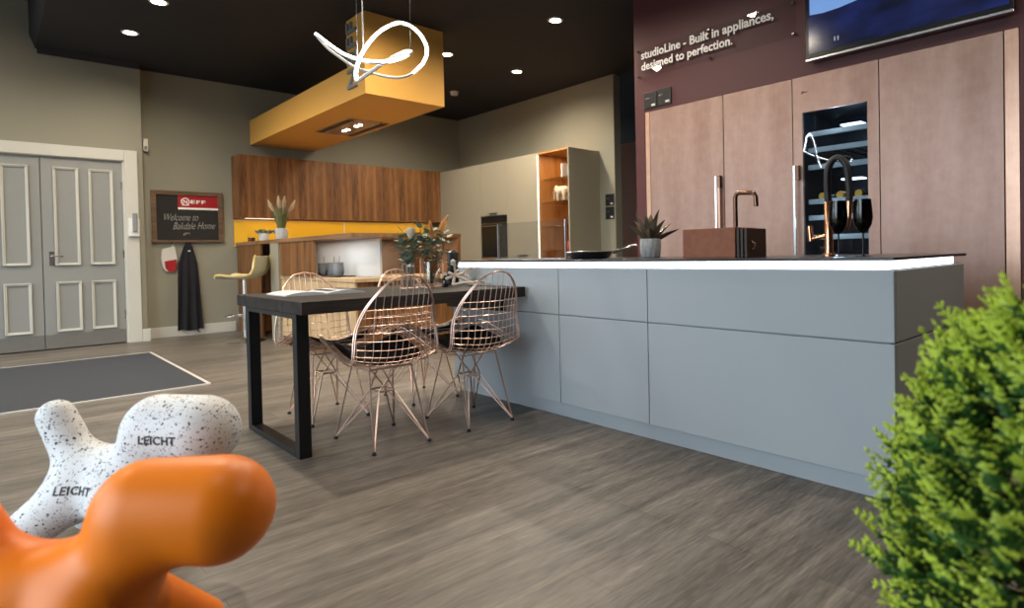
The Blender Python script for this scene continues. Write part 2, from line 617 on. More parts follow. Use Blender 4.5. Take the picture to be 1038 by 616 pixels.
def blend_body(caps, k, voxel, parent, name, material):
    """one continuous skin over tapered limbs, joined with soft fillets"""
    mb = MB()
    for c in caps:
        a, r0, b, r1 = c[:4]
        a, b = Vector(a), Vector(b)
        d = (b - a).normalized()
        mb.tube([a, a.lerp(b, .5), b], [r0 * 1.02, (r0 + r1) / 2 * 1.02, r1 * 1.02], n=16)
        mb.ball(a, r0 * 1.02, 14, 10)
        mb.ball(b, r1 * 1.02, 14, 10)
    me = bpy.data.meshes.new('tmp')
    me.from_pydata(mb.v, [], mb.f)
    o = bpy.data.objects.new('tmp', me)
    COL.objects.link(o)
    r = o.modifiers.new('r', 'REMESH')
    r.mode = 'VOXEL'
    r.voxel_size = voxel
    s = o.modifiers.new('s', 'SMOOTH')
    s.iterations = 6
    s.factor = .5
    dg = bpy.context.evaluated_depsgraph_get()
    ev = o.evaluated_get(dg)
    em = ev.to_mesh()
    V = np.array([v.co[:] for v in em.vertices])
    F = [tuple(p.vertices) for p in em.polygons]
    ev.to_mesh_clear()
    bpy.data.objects.remove(o)
    f = sdf_fn(caps, k)
    e = 1e-4
    for _ in range(8):
        d = f(V)
        G = np.stack([(f(V + np.eye(3)[i] * e) - f(V - np.eye(3)[i] * e)) / (2 * e) for i in range(3)], 1)
        G /= np.maximum(np.linalg.norm(G, axis=1, keepdims=True), 1e-6)
        V = V - G * np.clip(d, -.02, .02)[:, None]
    out = MB()
    out.add([tuple(p) for p in V], F)
    ob = out.build(name, material, parent, local=True, smooth=True)
    return ob, out.v, out.f


# ------------------------------------------------------------------ the room
ZC = 3.28        # main ceiling
XB = -8.90       # back wall
XD = -8.71       # door wall
YI = 2.39        # island front
YB, YW = 5.42, 6.0   # beige fronts, grey wall behind them
YC = 4.40        # copper fronts

struct('floor', box(-9.2, 2.7, -3.2, 8.0, -.08, 0), 'floor')
struct('ceiling', box(-9.2, 2.7, .455, 8.0, ZC, ZC + .1), 'ceil')
struct('ceiling.001', box(-9.2, 2.7, -3.2, .455, 3.78, 3.9), 'ceil')
struct('trim_1', MB().prism([(.41, 3.42), (.41, 3.80), (.47, 3.80), (.47, ZC + .001), (.458, ZC + .001), (.43, 3.36)], 'x', XD, 2.6), 'ceil')
struct('trim_2', MB().prism([(XD, ZC), (XD + .05, ZC), (XD + .015, ZC - .05), (XD, ZC - .05)], 'y', .47, 1.385), 'ceil')

# wall with the double door (opening filled by the door, unseen backing added against daylight leaks), its return and the back wall
struct('wall_left', MB().box(XD - .19, XD, 1.19, 1.39, 0, ZC).box(XD - .19, XD, -3.2, 1.19, 2.13, 3.78).box(XD - .19, XD, -3.2, -.28, 0, 2.13).box(XD - .19, XD - .12, -.28, 1.19, 0, 2.13), 'wall')
struct('wall_back', box(XB - .15, XB, 1.2, YW + .12, 0, ZC), 'wall')
struct('wall_side', box(XB, -5.30, YW, YW + .13, 0, ZC), 'wall')
struct('wall_end', box(-9.2, 2.7, 7.9, 8.0, 0, ZC), 'dark')
struct('wall_right', box(2.6, 2.7, -3.2, 8.0, 0, 3.78), 'shopwall')
# shopfront behind the viewer: glazing from -8.4 to -0.4, solid beyond
sf = MB().box(-9.2, -8.4, -3.2, -3.05, 0, 3.78).box(-.45, 2.7, -3.2, -3.05, 0, 3.78).box(-8.4, -.45, -3.2, -3.05, 3.25, 3.78).box(-8.4, -.45, -3.2, -3.05, 0, .12).box(-5.75, -4.2, -3.2, -3.05, .12, 3.25)
struct('wall_front', sf, 'shopwall')
wf = MB()
for x in (-8.4, -7.1, -5.80, -4.2, -2.35, -.50):
    wf.box(x, x + .05, -3.15, -3.08, .12, 3.25)
struct('window_1', wf, 'black_metal')
# plum bulkhead that houses the copper tall units (open recess behind the units)
pl = MB().box(-3.62, -3.51, YC, YC + .75, 0, 2.222).box(-.715, 2.6, YC, YC + .75, 0, 2.222).box(-3.62, 2.6, YC, YC + .75, 2.222, ZC).box(-3.51, -.715, YC + .68, YC + .75, 0, 2.222)
struct('wall_plum', pl, 'plum')
struct('door_2', box(-7.2, -5.2, 7.2, 7.24, 0, 2.62), 'corten')

struct('baseboard_back', box(XB, XB + .018, 1.392, 2.40, 0, .13), 'white_trim', bevel=.004)
struct('baseboard_left', box(XD, XD + .035, 1.335, 1.415, 0, .145), 'white_trim', bevel=.004)

# door: white frame, two leaves with raised mouldings
struct('trim_3', MB().box(XD, XD + .03, 1.203, 1.333, 0, 2.255).box(XD, XD + .03, -.42, 1.203, 2.13, 2.255)
       .box(XD, XD + .03, -.42, -.29, 0, 2.13).box(XD - .1, XD + .004, 1.188, 1.206, 0, 2.14).box(XD - .1, XD + .004, -.29, 1.19, 2.118, 2.134), 'white_trim', bevel=.004)
door = bpy.data.objects.new('door_1', None)
COL.objects.link(door)
door.location = (XD - .03, .46, 0)
door['kind'] = 'structure'
W[door] = Matrix.Translation(Vector((XD - .03, .46, 0)))
XF = XD - .012


def moulding(y0, y1, z0, z1, leaf):
    w = .026
    mb = MB()
    for k, (ww, d0, d1) in enumerate(((w, XF, XF + .013), (w * .45, XF, XF + .022))):
        mb.box(XF, d1, y0, y0 + ww, z0, z1)
        mb.box(XF, d1, y1 - ww, y1, z0, z1)
        mb.box(XF, d1, y0 + ww, y1 - ww, z0, z0 + ww)
        mb.box(XF, d1, y0 + ww, y1 - ww, z1 - ww, z1)
    mb.build('panel_moulding', 'white_trim', leaf, bevel=.003)


leaf = box(XF - .04, XF, .464, 1.186, .012, 2.114).build('door_leaf', 'white_paint', door, bevel=.002)
leaf2 = box(XF - .04, XF, -.285, .457, .012, 2.114).build('door_leaf', 'white_paint', door, bevel=.002)
for y0, y1 in ((.565, .785), (.873, 1.097)):
    moulding(y0, y1, .928, 2.013, leaf)
    moulding(y0, y1, .195, .745, leaf)
for y0, y1 in ((.14, .362), (-.18, .045)):
    moulding(y0, y1, .933, 2.011, leaf2)
    moulding(y0, y1, .195, .742, leaf2)
box(XF, XF + .003, .468, 1.182, .016, .168).build('kick_plate', 'kick', leaf)
box(XF, XF + .003, -.28, .453, .016, .168).build('kick_plate', 'kick', leaf2)
MB().box(XF, XF + .008, .515, .555, .93, 1.08).tube([(XF + .008, .535, 1.03), (XF + .05, .535, 1.03), (XF + .052, .55, 1.03), (XF + .052, .63, 1.025)], .0085, 8).build('handle', 'steel', leaf, smooth=True)
for z in (.3, 1.0, 1.8):
    box(XF, XF + .008, 1.172, 1.19, z, z + .09).build('hinge', 'steel', leaf)

# intercom phone on the frame, small sensor on the wall
t = thing('intercom_phone', 'white wall phone with grey handset mounted on the white door frame', 'phone', (XD + .03, 1.276, 1.25))
box(XD + .0302, XD + .065, 1.222, 1.332, 1.245, 1.46).build('wall_box', 'white', t, bevel=.008)
MB().box(XD + .065, XD + .095, 1.262, 1.312, 1.30, 1.52).build('handset', 'pot_grey', t, bevel=.012)
t = thing('alarm_sensor', 'small white alarm box high on the wall corner beside the door', 'sensor', (XB, 1.45, 2.28))
box(XB, XB + .05, 1.425, 1.475, 2.29, 2.44).build('housing', 'white', t, bevel=.006)
box(XB + .05, XB + .054, 1.435, 1.465, 2.31, 2.35).build('lens', 'pot_grey', t)

# chalkboard, mitt, apron
t = thing('chalkboard', 'wood-framed chalkboard with red header and chalk greeting on the grey wall', 'chalkboard', (XB, 1.885, 1.18))
fw = .052
f = MB().box(XB, XB + .03, 1.49, 1.49 + fw, 1.18, 1.826).box(XB, XB + .03, 2.275 - fw, 2.275, 1.18, 1.826).box(XB, XB + .03, 1.49 + fw, 2.275 - fw, 1.826 - fw, 1.826).box(XB, XB + .045, 1.485, 2.28, 1.18, 1.18 + .03)
f.build('frame', 'frame_wood', t, bevel=.003)
b = box(XB, XB + .012, 1.49 + fw, 2.275 - fw, 1.21, 1.826 - fw).build('writing_board', 'board', t)
rd = box(XB + .012, XB + .016, 1.775, 2.223, 1.622, 1.774).build('header_band', 'red', t)
box(XB + .012, XB + .017, 1.775, 2.223, 1.598, 1.622).build('header_line', 'sign_white', t)
lt = MB()
ring = [(XB + .018, 1.855 + .043 * math.cos(a), 1.697 + .043 * math.sin(a)) for a in [2 * PI * i / 20 for i in range(20)]]
lt.tube(ring, .006, 6, closed=True)
lt.box(XB + .016, XB + .019, 1.815, 1.9, 1.648, 1.656)
put_text(lt, 'N', (XB + .0165, 1.832, 1.673), (0, 1, 0), (0, 0, 1), height=.047, depth=.002, bold=.02)
put_text(lt, 'EFF', (XB + .0165, 1.915, 1.676), (0, 1, 0), (0, 0, 1), width=.165, height=.042, depth=.002, bold=.02, spacing=1.15)
lt.build('header_lettering', 'sign_white', rd)
lt = MB()
put_text(lt, 'Welcome to', (XB + .0122, 1.625, 1.455), (0, 1, .01), (0, 0, 1), width=.37, height=.085, depth=.0015, shear=.45, bold=-.012)
lt.build('chalk_writing', 'chalk', t)
lt = MB()
put_text(lt, 'Bakdale Home', (XB + .0122, 1.715, 1.345), (0, 1, .02), (0, 0, 1), width=.47, height=.085, depth=.0015, shear=.45, bold=-.012)
lt.build('chalk_writing', 'chalk', t)
lt = MB()
lt.tube([(XB + .013, 1.86 + .035 * math.cos(a * 1.0), 1.285 + .016 * math.sin(a * 1.7)) for a in [.35 * i for i in range(15)]], .0028, 5)
lt.build('chalk_flourish', 'chalk', t)

t = thing('oven_glove', 'white and red oven glove hanging from a hook under the chalkboard', 'oven glove', (XB, 1.64, 1.10))
pts = [(-.075, .13), (.06, .17), (.11, .0), (.10, -.10), (.06, -.155), (.0, -.15), (-.045, -.10), (-.075, .02)]
ca, sa = math.cos(.18), math.sin(.18)
g = MB()
base = [(1.645 + p[0] * ca - p[1] * sa * -.6, .965 + p[1]) for p in pts]
g.prism(base, 'x', XB + .004, XB + .026)
g.build('glove', 'cloth_white', t, bevel=.009, smooth=True)
lowp = [(1.655 + p[0] * .82 + .25 * p[1] * 0, .945 + p[1] * .82) for p in ((-.055, .0), (.10, .03), (.105, -.1), (.06, -.16), (.0, -.155), (-.045, -.1))]
g = MB().prism(lowp, 'x', XB + .026, XB + .029)
g.build('red_patch', 'red', t)
MB().tube([(XB + .012, 1.70, 1.13), (XB + .012, 1.71, 1.165), (XB + .012, 1.72, 1.185), (XB + .01, 1.72, 1.16)], .004, 6).build('hanging_loop', 'cloth_white', t)
MB().box(XB, XB + .02, 1.685, 1.715, 1.165, 1.180).build('hook', 'frame_wood', t)

t = thing('apron', 'long black apron hanging from a hook below the chalkboard', 'apron', (XB, 1.87, .06))
ap = MB()
rows, cols = 22, 15
for i in range(rows + 1):
    s = i / rows
    z = 1.17 - s * 1.10
    wl = .03 + .085 * min(1, s * 4) ** .8 + .03 * s
    wr = .03 + .055 * min(1, s * 4) ** .8 + .06 * s
    for j in range(cols + 1):
        u = j / cols
        y = 1.868 - wl + (wl + wr) * u
        d = .028 + (.012 + .010 * s) * math.sin(u * 17 + s * 2.2) * min(1, s * 3)
        ap.v.append((XB + d + .022, y, z + .008 * math.sin(u * 9) * s))
nf = (rows + 1) * (cols + 1)
for i in range(rows + 1):
    for j in range(cols + 1):
        p = ap.v[i * (cols + 1) + j]
        ap.v.append((p[0] - .012, p[1], p[2]))
for i in range(rows):
    for j in range(cols):
        a = i * (cols + 1) + j
        q = (a, a + 1, a + cols + 2, a + cols + 1)
        ap.f.append(q)
        ap.f.append(tuple(k + nf for k in reversed(q)))
for i in range(rows):
    for j in (0, cols):
        a = i * (cols + 1) + j
        ap.f.append((a, a + cols + 1, a + cols + 1 + nf, a + nf))
for j in range(cols):
    for i in (0, rows):
        a = i * (cols + 1) + j
        ap.f.append((a, a + 1, a + 1 + nf, a + nf))
ap.fm = [0] * len(ap.f)
ap.build('apron_cloth', 'cloth_dark', t, smooth=True)
MB().tube([(XB + .03, 1.85, 1.165), (XB + .03, 1.862, 1.205), (XB + .03, 1.875, 1.205), (XB + .03, 1.888, 1.165)], .007, 6).build('neck_loop', 'cloth_dark', t, smooth=True)
box(XB + .062, XB + .066, 1.858, 1.885, 1.065, 1.078).build('label_tag', 'white', t)
MB().tube([(XB + .035, 1.93, .08), (XB + .04, 1.955, .045), (XB + .04, 1.975, .03)], .006, 6).build('tie_string', 'cloth_dark', t)
MB().box(XB, XB + .035, 1.86, 1.878, 1.198, 1.212).build('hook', 'frame_wood', t)

# door mat
t = thing('door_mat', 'large charcoal entrance mat with pale edging in front of the white doors', 'mat', (-6.37, .6, 0))
box(-7.52, -5.26, -1.3, 1.205, 0, .010).build('carpet', 'mat_fabric', t)
MB().box(-7.545, -7.52, -1.3, 1.23, 0, .011).box(-5.26, -5.235, -1.3, 1.23, 0, .011).box(-7.52, -5.26, 1.205, 1.23, 0, .011).build('edging', 'mat_edge', t)

# ------------------------------------------------------------------ downlights and smoke detector
DL = [((-7.514, 1.129), 'bright recessed downlight nearest the white double doors and left wall'),
      ((-6.463, 1.19), 'recessed downlight second out from the white double doors'),
      ((-6.026, 3.928), 'recessed downlight half hidden behind the mustard extractor chimney'),
      ((-6.025, 4.972), 'recessed downlight in front of the beige tall cupboards'),
      ((-4.446, 4.182), 'recessed downlight nearest the plum sign wall, above the kitchen aisle'),
((-3.0, 3.3), 60), ((-1.4, 3.2), 45), ((-7.5, 4.4), 130),  # entries without a label: unseen spots added to brighten the room, no fixtures
      ((-3.0, 2.0), 110), ((-4.4, 1.2), 210), ((-4.7, 2.6), 110), ((-7.3, -1.0), 200), ((-5.2, -1.0), 130), ((.35, 2.9), 130), ((-1.1, .2), 48), ((-3.6, 3.4), 60)]
for (x, y), lab in DL:
    z = ZC if y > .455 else 3.78
    if isinstance(lab, str):
        t = thing('downlight', lab, 'downlight', (x, y, z), group='recessed ceiling downlights')
        MB().lathe([(.055, -.004), (.075, -.006), (.078, 0), (.055, 0)], (x, y, z), 24).build('trim_ring', 'white', t, smooth=True)
        MB().lathe([(.0005, -.0045), (.056, -.0045), (.056, -.001), (.0005, -.001)], (x, y, z), 24).build('lens', 'lamp', t)
    li = bpy.data.lights.new('downlight_or_fill_spot', 'SPOT')
    li.energy = (230 if y > 4.5 else 150) if isinstance(lab, str) else lab
    li.color = (1, .86, .68)
    li.spot_size = math.radians(168)
    li.spot_blend = 1
    li.shadow_soft_size = .05
    lo = bpy.data.objects.new('downlight_or_fill_spot', li)
    COL.objects.link(lo)
    lo.location = (x, y, z - .02)
t = thing('smoke_detector', 'small round white smoke detector on the dark ceiling', 'smoke detector', (-7.35, 4.9, ZC))
MB().lathe([(.03, -.05), (.05, -.045), (.055, -.02), (.06, 0)], (-7.35, 4.9, ZC), 20).build('housing', 'white', t, smooth=True)
MB().lathe([(.012, -.062), (.014, -.05)], (-7.35, 4.9, ZC), 12).build('sensor_tip', 'pot_grey', t)

# ------------------------------------------------------------------ mustard extractor hood
t = thing('extractor_hood', 'long mustard box-shaped extractor hood hanging from the dark ceiling', 'extractor hood', (-7.2, 3.07, 2.5))
box(XB, -5.45, 2.64, 3.51, 2.5, 2.825).build('canopy', 'mustard', t, bevel=.002)
box(-5.83, -5.45, 2.6402, 3.5098, 2.825, ZC).build('chimney', 'mustard', t, bevel=.002)
vp = box(-7.48, -6.52, 2.955, 3.44, 2.488, 2.5).build('vent_panel', 'steel', t, bevel=.002)
for y0 in (2.975, 3.36):
    box(-7.44, -6.56, y0, y0 + .06, 2.484, 2.488).build('vent_slot', 'black', vp)
for x in (-7.2, -7.1, -6.86, -6.76):
    MB().lathe([(.0005, -.003), (.024, -.003), (.026, 0), (.0005, 0)], (x, 3.2, 2.488), 14).build('hood_lamp', 'lamp', vp)
lt = MB()
put_text(lt, 'NEFF', (-5.60, 2.640, 2.60), (0, 0, 1), (-1, 0, 0), width=.64, height=.20, depth=.022, bold=.01, spacing=1.1)
lt.build('lettering', 'pot_grey', t)

# ------------------------------------------------------------------ wall cabinets, splashback, breakfast bar
uc = [2.40, 3.16, 3.92, 4.68, 5.44]
names = ['oak wall cabinet at the open left end, above the pampas pot', 'oak wall cabinet second from the left end of the row',
         'oak wall cabinet third from the left end of the row', 'oak wall cabinet at the right end, touching the beige tall cupboards']
for i in range(4):
    y0, y1 = uc[i], uc[i + 1]
    t = thing('wall_cabinet', names[i], 'cabinet', (-8.75, (y0 + y1) / 2, 1.492), group='oak wall cabinets')
    box(XB, -8.62, y0, y1 - .001, 1.492, 2.318).build('carcass', 'oak', t)
    d = box(-8.62, -8.60, y0 + .001, y1 - .002, 1.488, 2.316)
    d.build('door', 'oak', t, bevel=.001)
    if i == 0:
        box(-8.66, -8.635, y0 + .08, y1 - .25, 1.486, 1.492).build('light_strip', 'led_warm', t)
o = box(XB + .002, XB + .012, 2.41, 5.41, 1.12, 1.485).build('splashback', 'yellow_glass')
box(XB + .012, XB + .014, 3.905, 3.92, 1.12, 1.485).build('joint_strip', 'white_trim', o)
tag(o, 'yellow glass splashback lit from above, under the oak wall cabinets', 'splashback')
o = box(XB + .012, -8.30, 2.46, 5.41, .02, .90)
o = o.build('base_cabinet', 'oak')
tag(o, 'low oak cabinet run against the back wall under the yellow splashback', 'cabinet')
li = bpy.data.lights.new('under_cabinet_light', 'AREA')
li.shape = 'RECTANGLE'
li.size = .05
li.size_y = 2.9
li.energy = 5
li.color = (1, .72, .40)
lo = bpy.data.objects.new('under_cabinet_light', li)
COL.objects.link(lo)
lo.location = (-8.765, 3.92, 1.484)

bar = thing('breakfast_bar', 'oak breakfast bar with a raised slab top and wide framed end', 'breakfast bar', (-7.1, 3.0, 0))
box(-8.88, -5.34, 2.42, 3.60, 1.133, 1.175).build('bar_top', 'oak_h', bar, bevel=.002)
box(-6.55, -5.345, 3.555, 3.598, 0, 1.133).build('end_panel', 'oak', bar, bevel=.002)
box(-8.86, -7.92, 2.43, 2.455, 0, 1.133).build('side_panel', 'oak', bar)
box(-7.555, -7.285, 2.425, 2.455, 0, 1.133).build('white_support', 'beige', bar)
box(-7.235, -6.262, 2.43, 2.45, .756, 1.133).build('upright_panel', 'oak', bar)
box(-7.2, -5.50, 2.77, 2.79, .754, 1.132).build('white_back_panel', 'white', bar)
li = bpy.data.lights.new('bar_fill_light', 'AREA')  # added fill that brightens the white back panel, no fitting modelled
li.shape = 'RECTANGLE'
li.size = 1.2
li.size_y = .03
li.energy = 2.6
li.color = (1, .95, .88)
lo = bpy.data.objects.new('bar_fill_light', li)
COL.objects.link(lo)
lo.location = (-6.3, 2.547, 1.122)
li = bpy.data.lights.new('bar_fill_light', 'AREA')  # second added fill, lifts the dark recess behind the framed end
li.shape = 'RECTANGLE'
li.size = .6
li.size_y = .04
li.energy = 4
li.color = (1, .86, .70)
lo = bpy.data.objects.new('bar_fill_light', li)
COL.objects.link(lo)
lo.location = (-5.75, 3.2, 1.122)
box(-6.262, -6.25, 2.79, 3.554, .756, 1.131).build('back_panel', 'brown_panel', bar)
t = thing('base_cabinet', 'light oak base cabinet under the breakfast bar, behind the dining table', 'cabinet', (-6.3, 3.0, 0))
box(-7.28, -5.36, 2.47, 3.55, 0, .715).build('carcass', 'oak', t)
for x0, x1 in ((-7.28, -6.65), (-6.645, -6.01), (-6.005, -5.362)):
    d = box(x0 + .002, x1 - .002, 2.45, 2.47, .07, .712).build('door', 'oak_light', t, bevel=.001)
box(-7.285, -5.345, 2.445, 3.552, .716, .752).build('counter_top', 'oak_light', t, bevel=.002)

# things on the low counter and on the bar top
def cup(x, y, z, r, h, name, label, m, group=None, stick=False):
    t = thing(name, label, name.replace('_', ' '), (x, y, z), group=group)
    MB().lathe([(r * .75, 0), (r * .9, .01), (r, h * .45), (r * .93, h * .92), (r * .96, h), (r * .86, h), (r * .8, .02)], (x, y, z), 20).build('body', m, t, smooth=True)
    if stick:
        MB().tube([(x, y, z + .02), (x + .012, y + .01, z + h + .07)], .004, 6).build('spoon', 'steel', t)
    return t


tr = thing('serving_tray', 'dark flat tray under three grey pots on the low oak counter', 'tray', (-6.24, 2.61, .752))
MB().box(-6.66, -5.93, 2.50, 2.72, .752, .764).build('tray_base', 'slat', tr, bevel=.003)
cup(-6.46, 2.60, .764, .052, .13, 'storage_jar', 'grey storage jar standing leftmost on the dark tray', 'pot_grey', 'grey jars on the dark tray', True)
cup(-6.29, 2.64, .764, .056, .135, 'storage_jar', 'grey storage jar standing between its two neighbours on the tray', 'pot_grey', 'grey jars on the dark tray', True)
cup(-6.09, 2.61, .764, .055, .135, 'storage_jar', 'darker grey storage jar standing rightmost on the dark tray', 'pot_grey', 'grey jars on the dark tray', True)


def leaf_blade(mb, base, d, length, width, droop=.3, fold=.2, n=6, up=Vector((0, 0, 1)), thick=0.):
    """a tapering leaf along d that droops"""
    base, d = Vector(base), Vector(d).normalized()
    s = d.cross(up)
    if s.length < 1e-4:
        s = Vector((1, 0, 0))
    s.normalize()
    rows = []
    p = base.copy()
    dd = d.copy()
    for i in range(n + 1):
        u = i / n
        w = width * math.sin(PI * min(1, .12 + u * .88)) ** .8 * (1 if u < .98 else .05)
        nn = s.cross(dd).normalized()
        rows.append((p - s * w + nn * fold * w, p - nn * thick * (1 - u), p + s * w + nn * fold * w))
        p = p + dd * (length / n)
        dd = (dd - up * droop / n).normalized()
    vs = [q for r in rows for q in r]
    fs = []
    for i in range(n):
        a = i * 3
        fs += [(a, a + 1, a + 4, a + 3), (a + 1, a + 2, a + 5, a + 4)]
    if thick:                      # closed, fleshy leaf: a ridge above as well
        o = len(vs)
        vs += [(r[0] + r[2]) / 2 + (r[1] - (r[0] + r[2]) / 2) * -.25 for r in rows]
        for i in range(n):
            a = i * 3
            fs += [(a, a + 3, o + i + 1, o + i), (a + 2, o + i, o + i + 1, a + 5)]
    mb.add(vs, fs)


# pampas in a grey pot on the bar top
def plume(mb, p0, d, length, r, seed):
    rnd = random.Random(seed)
    d = Vector(d).normalized()
    for i in range(420):
        u = rnd.random()
        c = Vector(p0) + d * length * u
        a = rnd.random() * 2 * PI
        side = Vector((math.cos(a), math.sin(a), 0))
        rr = r * math.sin(PI * (.15 + .8 * u)) ** .7 * rnd.uniform(.5, 1.25)
        e = c + side * rr + d * r * rnd.uniform(.3, 1.4) - Vector((0, 0, .3 * rr))
        w = side.cross(d).normalized() * r * .06
        mb.add([c - w, c + w, e + w * .3, e - w * .3], [(0, 1, 2, 3)])
        mb.add([c - d * r * .1, c + d * r * .15, e], [(0, 1, 2)])


gx, gy, gz = -7.38, 2.50, 1.175
t = thing('potted_grass', 'grey pot of green grass with four cream plumes on the oak bar', 'plant', (gx, gy, gz))
MB().lathe([(.052, 0), (.062, .005), (.07, .12), (.066, .125), (.06, .115), (.05, .1)], (gx, gy, gz), 24).build('pot', 'concrete', t, smooth=True)
gm = MB()
rnd = random.Random(3)
for i in range(150):
    a = rnd.random() * 2 * PI
    tilt = rnd.random() ** .7 * .33
    leaf_blade(gm, (gx + .03 * math.cos(a), gy + .03 * math.sin(a), gz + .10), (math.cos(a) * tilt, math.sin(a) * tilt, 1), .2 + .14 * rnd.random(), .0035, .25, .1, 4)
gm.build('foliage', 'grass', t)
for k, (dx, dy, L) in enumerate(((-.03, -.12, .42), (-.0, -.02, .46), (.02, .03, .46), (.05, .13, .43))):
    d = Vector((dx, dy, .36)).normalized()
    st = Vector((gx, gy, gz + .1))
    pm = MB()
    pm.tube([st, st + d * L * .6], .003, 5)
    q = st + d * L * .55
    plume(pm, q, (d.x * 1.2, d.y * 1.2, d.z), .13, .026, k)
    pm.build('plume', 'pampas', t)

t = thing('succulent_pot', 'small white pot with a leafy succulent beside the plumed grass', 'plant', (-8.07, 2.52, gz))
MB().lathe([(.045, 0), (.055, .005), (.06, .09), (.056, .095), (.05, .08)], (-8.07, 2.52, gz), 20).build('pot', 'pot_white', t, smooth=True)
sm = MB()
for i in range(70):
    a = rnd.random() * 2 * PI
    el = .2 + rnd.random() * 1.1
    r = .085 * rnd.random() ** .5
    c = Vector((-8.02 + r * math.cos(a), 2.545 + 1.5 * r * math.sin(a), gz + .085 + .055 * rnd.random() * (1 - r * 6)))
    leaf_blade(sm, c, (math.cos(a) * math.cos(el), math.sin(a) * math.cos(el), math.sin(el)), .045, .013, .2, .25, 4)
sm.build('foliage', 'euc', t)
t = thing('tealight_holder', 'tiny dark tealight holder at the wall end of the oak bar', 'candle holder', (-8.55, 2.52, gz))
MB().lathe([(.035, 0), (.042, .004), (.045, .055), (.038, .058), (.034, .03)], (-8.55, 2.52, gz), 18).build('cup', 'bronze', t, smooth=True)
MB().lathe([(.028, 0), (.028, .018)], (-8.55, 2.52, gz + .03), 14).build('candle', 'pot_white', t)

# bar stool
sx, sy = -7.66, 2.17
t = thing('bar_stool', 'cream moulded bar stool on a chrome column by the oak bar', 'stool', (sx, sy, 0), math.radians(-130))
MB().lathe([(.205, 0), (.21, .006), (.19, .014), (.06, .03), (.035, .05), (.03, .06)], (0, 0, 0), 32).build('base', 'chrome', t, local=True, smooth=True)
MB().lathe([(.030, .05), (.030, .46), (.024, .465), (.024, .715)], (0, 0, 0), 20).build('column', 'chrome', t, local=True, smooth=True)
MB().tube([(.0, -.032, .30), (.06, -.11, .30), (.14, -.12, .30), (.19, -.07, .30), (.19, .07, .30), (.14, .12, .30), (.06, .11, .30), (0, .032, .30)], .009, 8).build('footrest', 'chrome', t, local=True, smooth=True)
prof = [(.235, .735), (.225, .757), (.19, .765), (.10, .752), (.0, .745), (-.10, .752), (-.165, .775), (-.195, .83), (-.205, .90), (-.215, .985)]


def shell(hw, off, tk):
    mb = MB()
    n = len(prof)
    J = 10
    vs = []
    for layer in (0, 1):
        for i, (x, z) in enumerate(prof):
            a = prof[max(0, i - 1)]
            b = prof[min(n - 1, i + 1)]
            tx, tz = b[0] - a[0], b[1] - a[1]
            l = math.hypot(tx, tz)
            nx, nz = tz / l, -tx / l
            for j in range(J + 1):
                u = -1 + 2 * j / J
                wv = hw * (1 - .12 * (i in (0, n - 1)))
                lift = .025 * u * u
                o = off - layer * tk + lift
                vs.append((x - nx * -o * 1 if False else x + (-nx) * -o, u * wv, z + (-nz) * -o))
    m = (J + 1)
    fs = []
    for i in range(n - 1):
        for j in range(J):
            a = i * m + j
            fs.append((a, a + 1, a + m + 1, a + m))
            fs.append((a + n * m, a + m + n * m, a + m + 1 + n * m, a + 1 + n * m))
    for i in range(n - 1):
        for j in (0, J):
            a = i * m + j
            fs.append((a, a + m, a + m + n * m, a + n * m))
    for j in range(J):
        for i in (0, n - 1):
            a = i * m + j
            fs.append((a, a + 1, a + 1 + n * m, a + n * m))
    mb.add(vs, fs)
    return mb


shell(.20, 0, .022).build('seat_shell', 'stool_shell', t, local=True, smooth=True)
ed = MB()
for u in (-1, 1):
    ed.tube([(x, u * .20, z + .018) for x, z in prof], .009, 6)
ed.build('shell_edge', 'stool_edge', t, local=True, smooth=True)

# ------------------------------------------------------------------ beige tall cupboards
ZT = 2.305
tall = [(-8.60, -7.503, 'beige tall cupboard in the corner beside the oak wall cabinets'),
        (-7.500, -6.862, 'beige tall cupboard that houses the black built-in oven'),
        (-6.859, -6.200, 'beige tall cupboard between the oven and the open oak niche')]
for i, (x0, x1, lab) in enumerate(tall):
    t = thing('tall_cupboard', lab, 'cupboard', ((x0 + x1) / 2, 5.7, 0), group='beige tall cupboards')
    if i == 1:
        MB().box(x0, x0 + .018, YB + .02, YW - .01, .02, ZT - .005).box(x1 - .018, x1, YB + .02, YW - .01, .02, ZT - .005).box(x0 + .018, x1 - .018, YW - .03, YW - .01, .02, ZT - .005).box(x0 + .018, x1 - .018, YB + .02, YW - .03, 1.515, 1.535).box(x0 + .018, x1 - .018, YB + .02, YW - .03, .85, .87).build('carcass', 'beige', t)
        d = box(x0 + .001, x1 - .001, YB, YB + .02, 1.520, ZT).build('door', 'beige', t, bevel=.001)
        box(-7.27, -7.09, YB - .022, YB, 1.545, 1.555).build('handle', 'black_metal', d)
        box(x0 + .001, x1 - .001, YB, YB + .02, .06, .872).build('door', 'beige', t, bevel=.001)
    else:
        box(x0, x1, YB + .02, YW - .01, .02, ZT - .005).build('carcass', 'beige', t)
        d = box(x0 + .001, x1 - .001, YB, YB + .02, .06, ZT).build('door', 'beige', t, bevel=.001)
        if i == 2:
            box(-6.62, -6.42, YB - .02, YB, .925, .935).build('handle', 'black_metal', d)
t = thing('built_in_oven', 'black glass built-in oven set into the beige tall cupboards', 'oven', (-7.18, 5.6, .872))
box(-7.48, -6.882, YB + .015, YW - .04, .875, 1.512).build('body', 'steel', t)
d = box(-7.475, -6.887, YB - .004, YB + .015, .905, 1.40).build('door', 'oven_glass', t, bevel=.002)
MB().tube([(-7.42, YB - .03, 1.365), (-6.94, YB - .03, 1.365)], .008, 8).box(-7.42, -7.40, YB - .03, YB - .004, 1.36, 1.37).box(-6.96, -6.94, YB - .03, YB - .004, 1.36, 1.37).build('handle', 'steel', d)
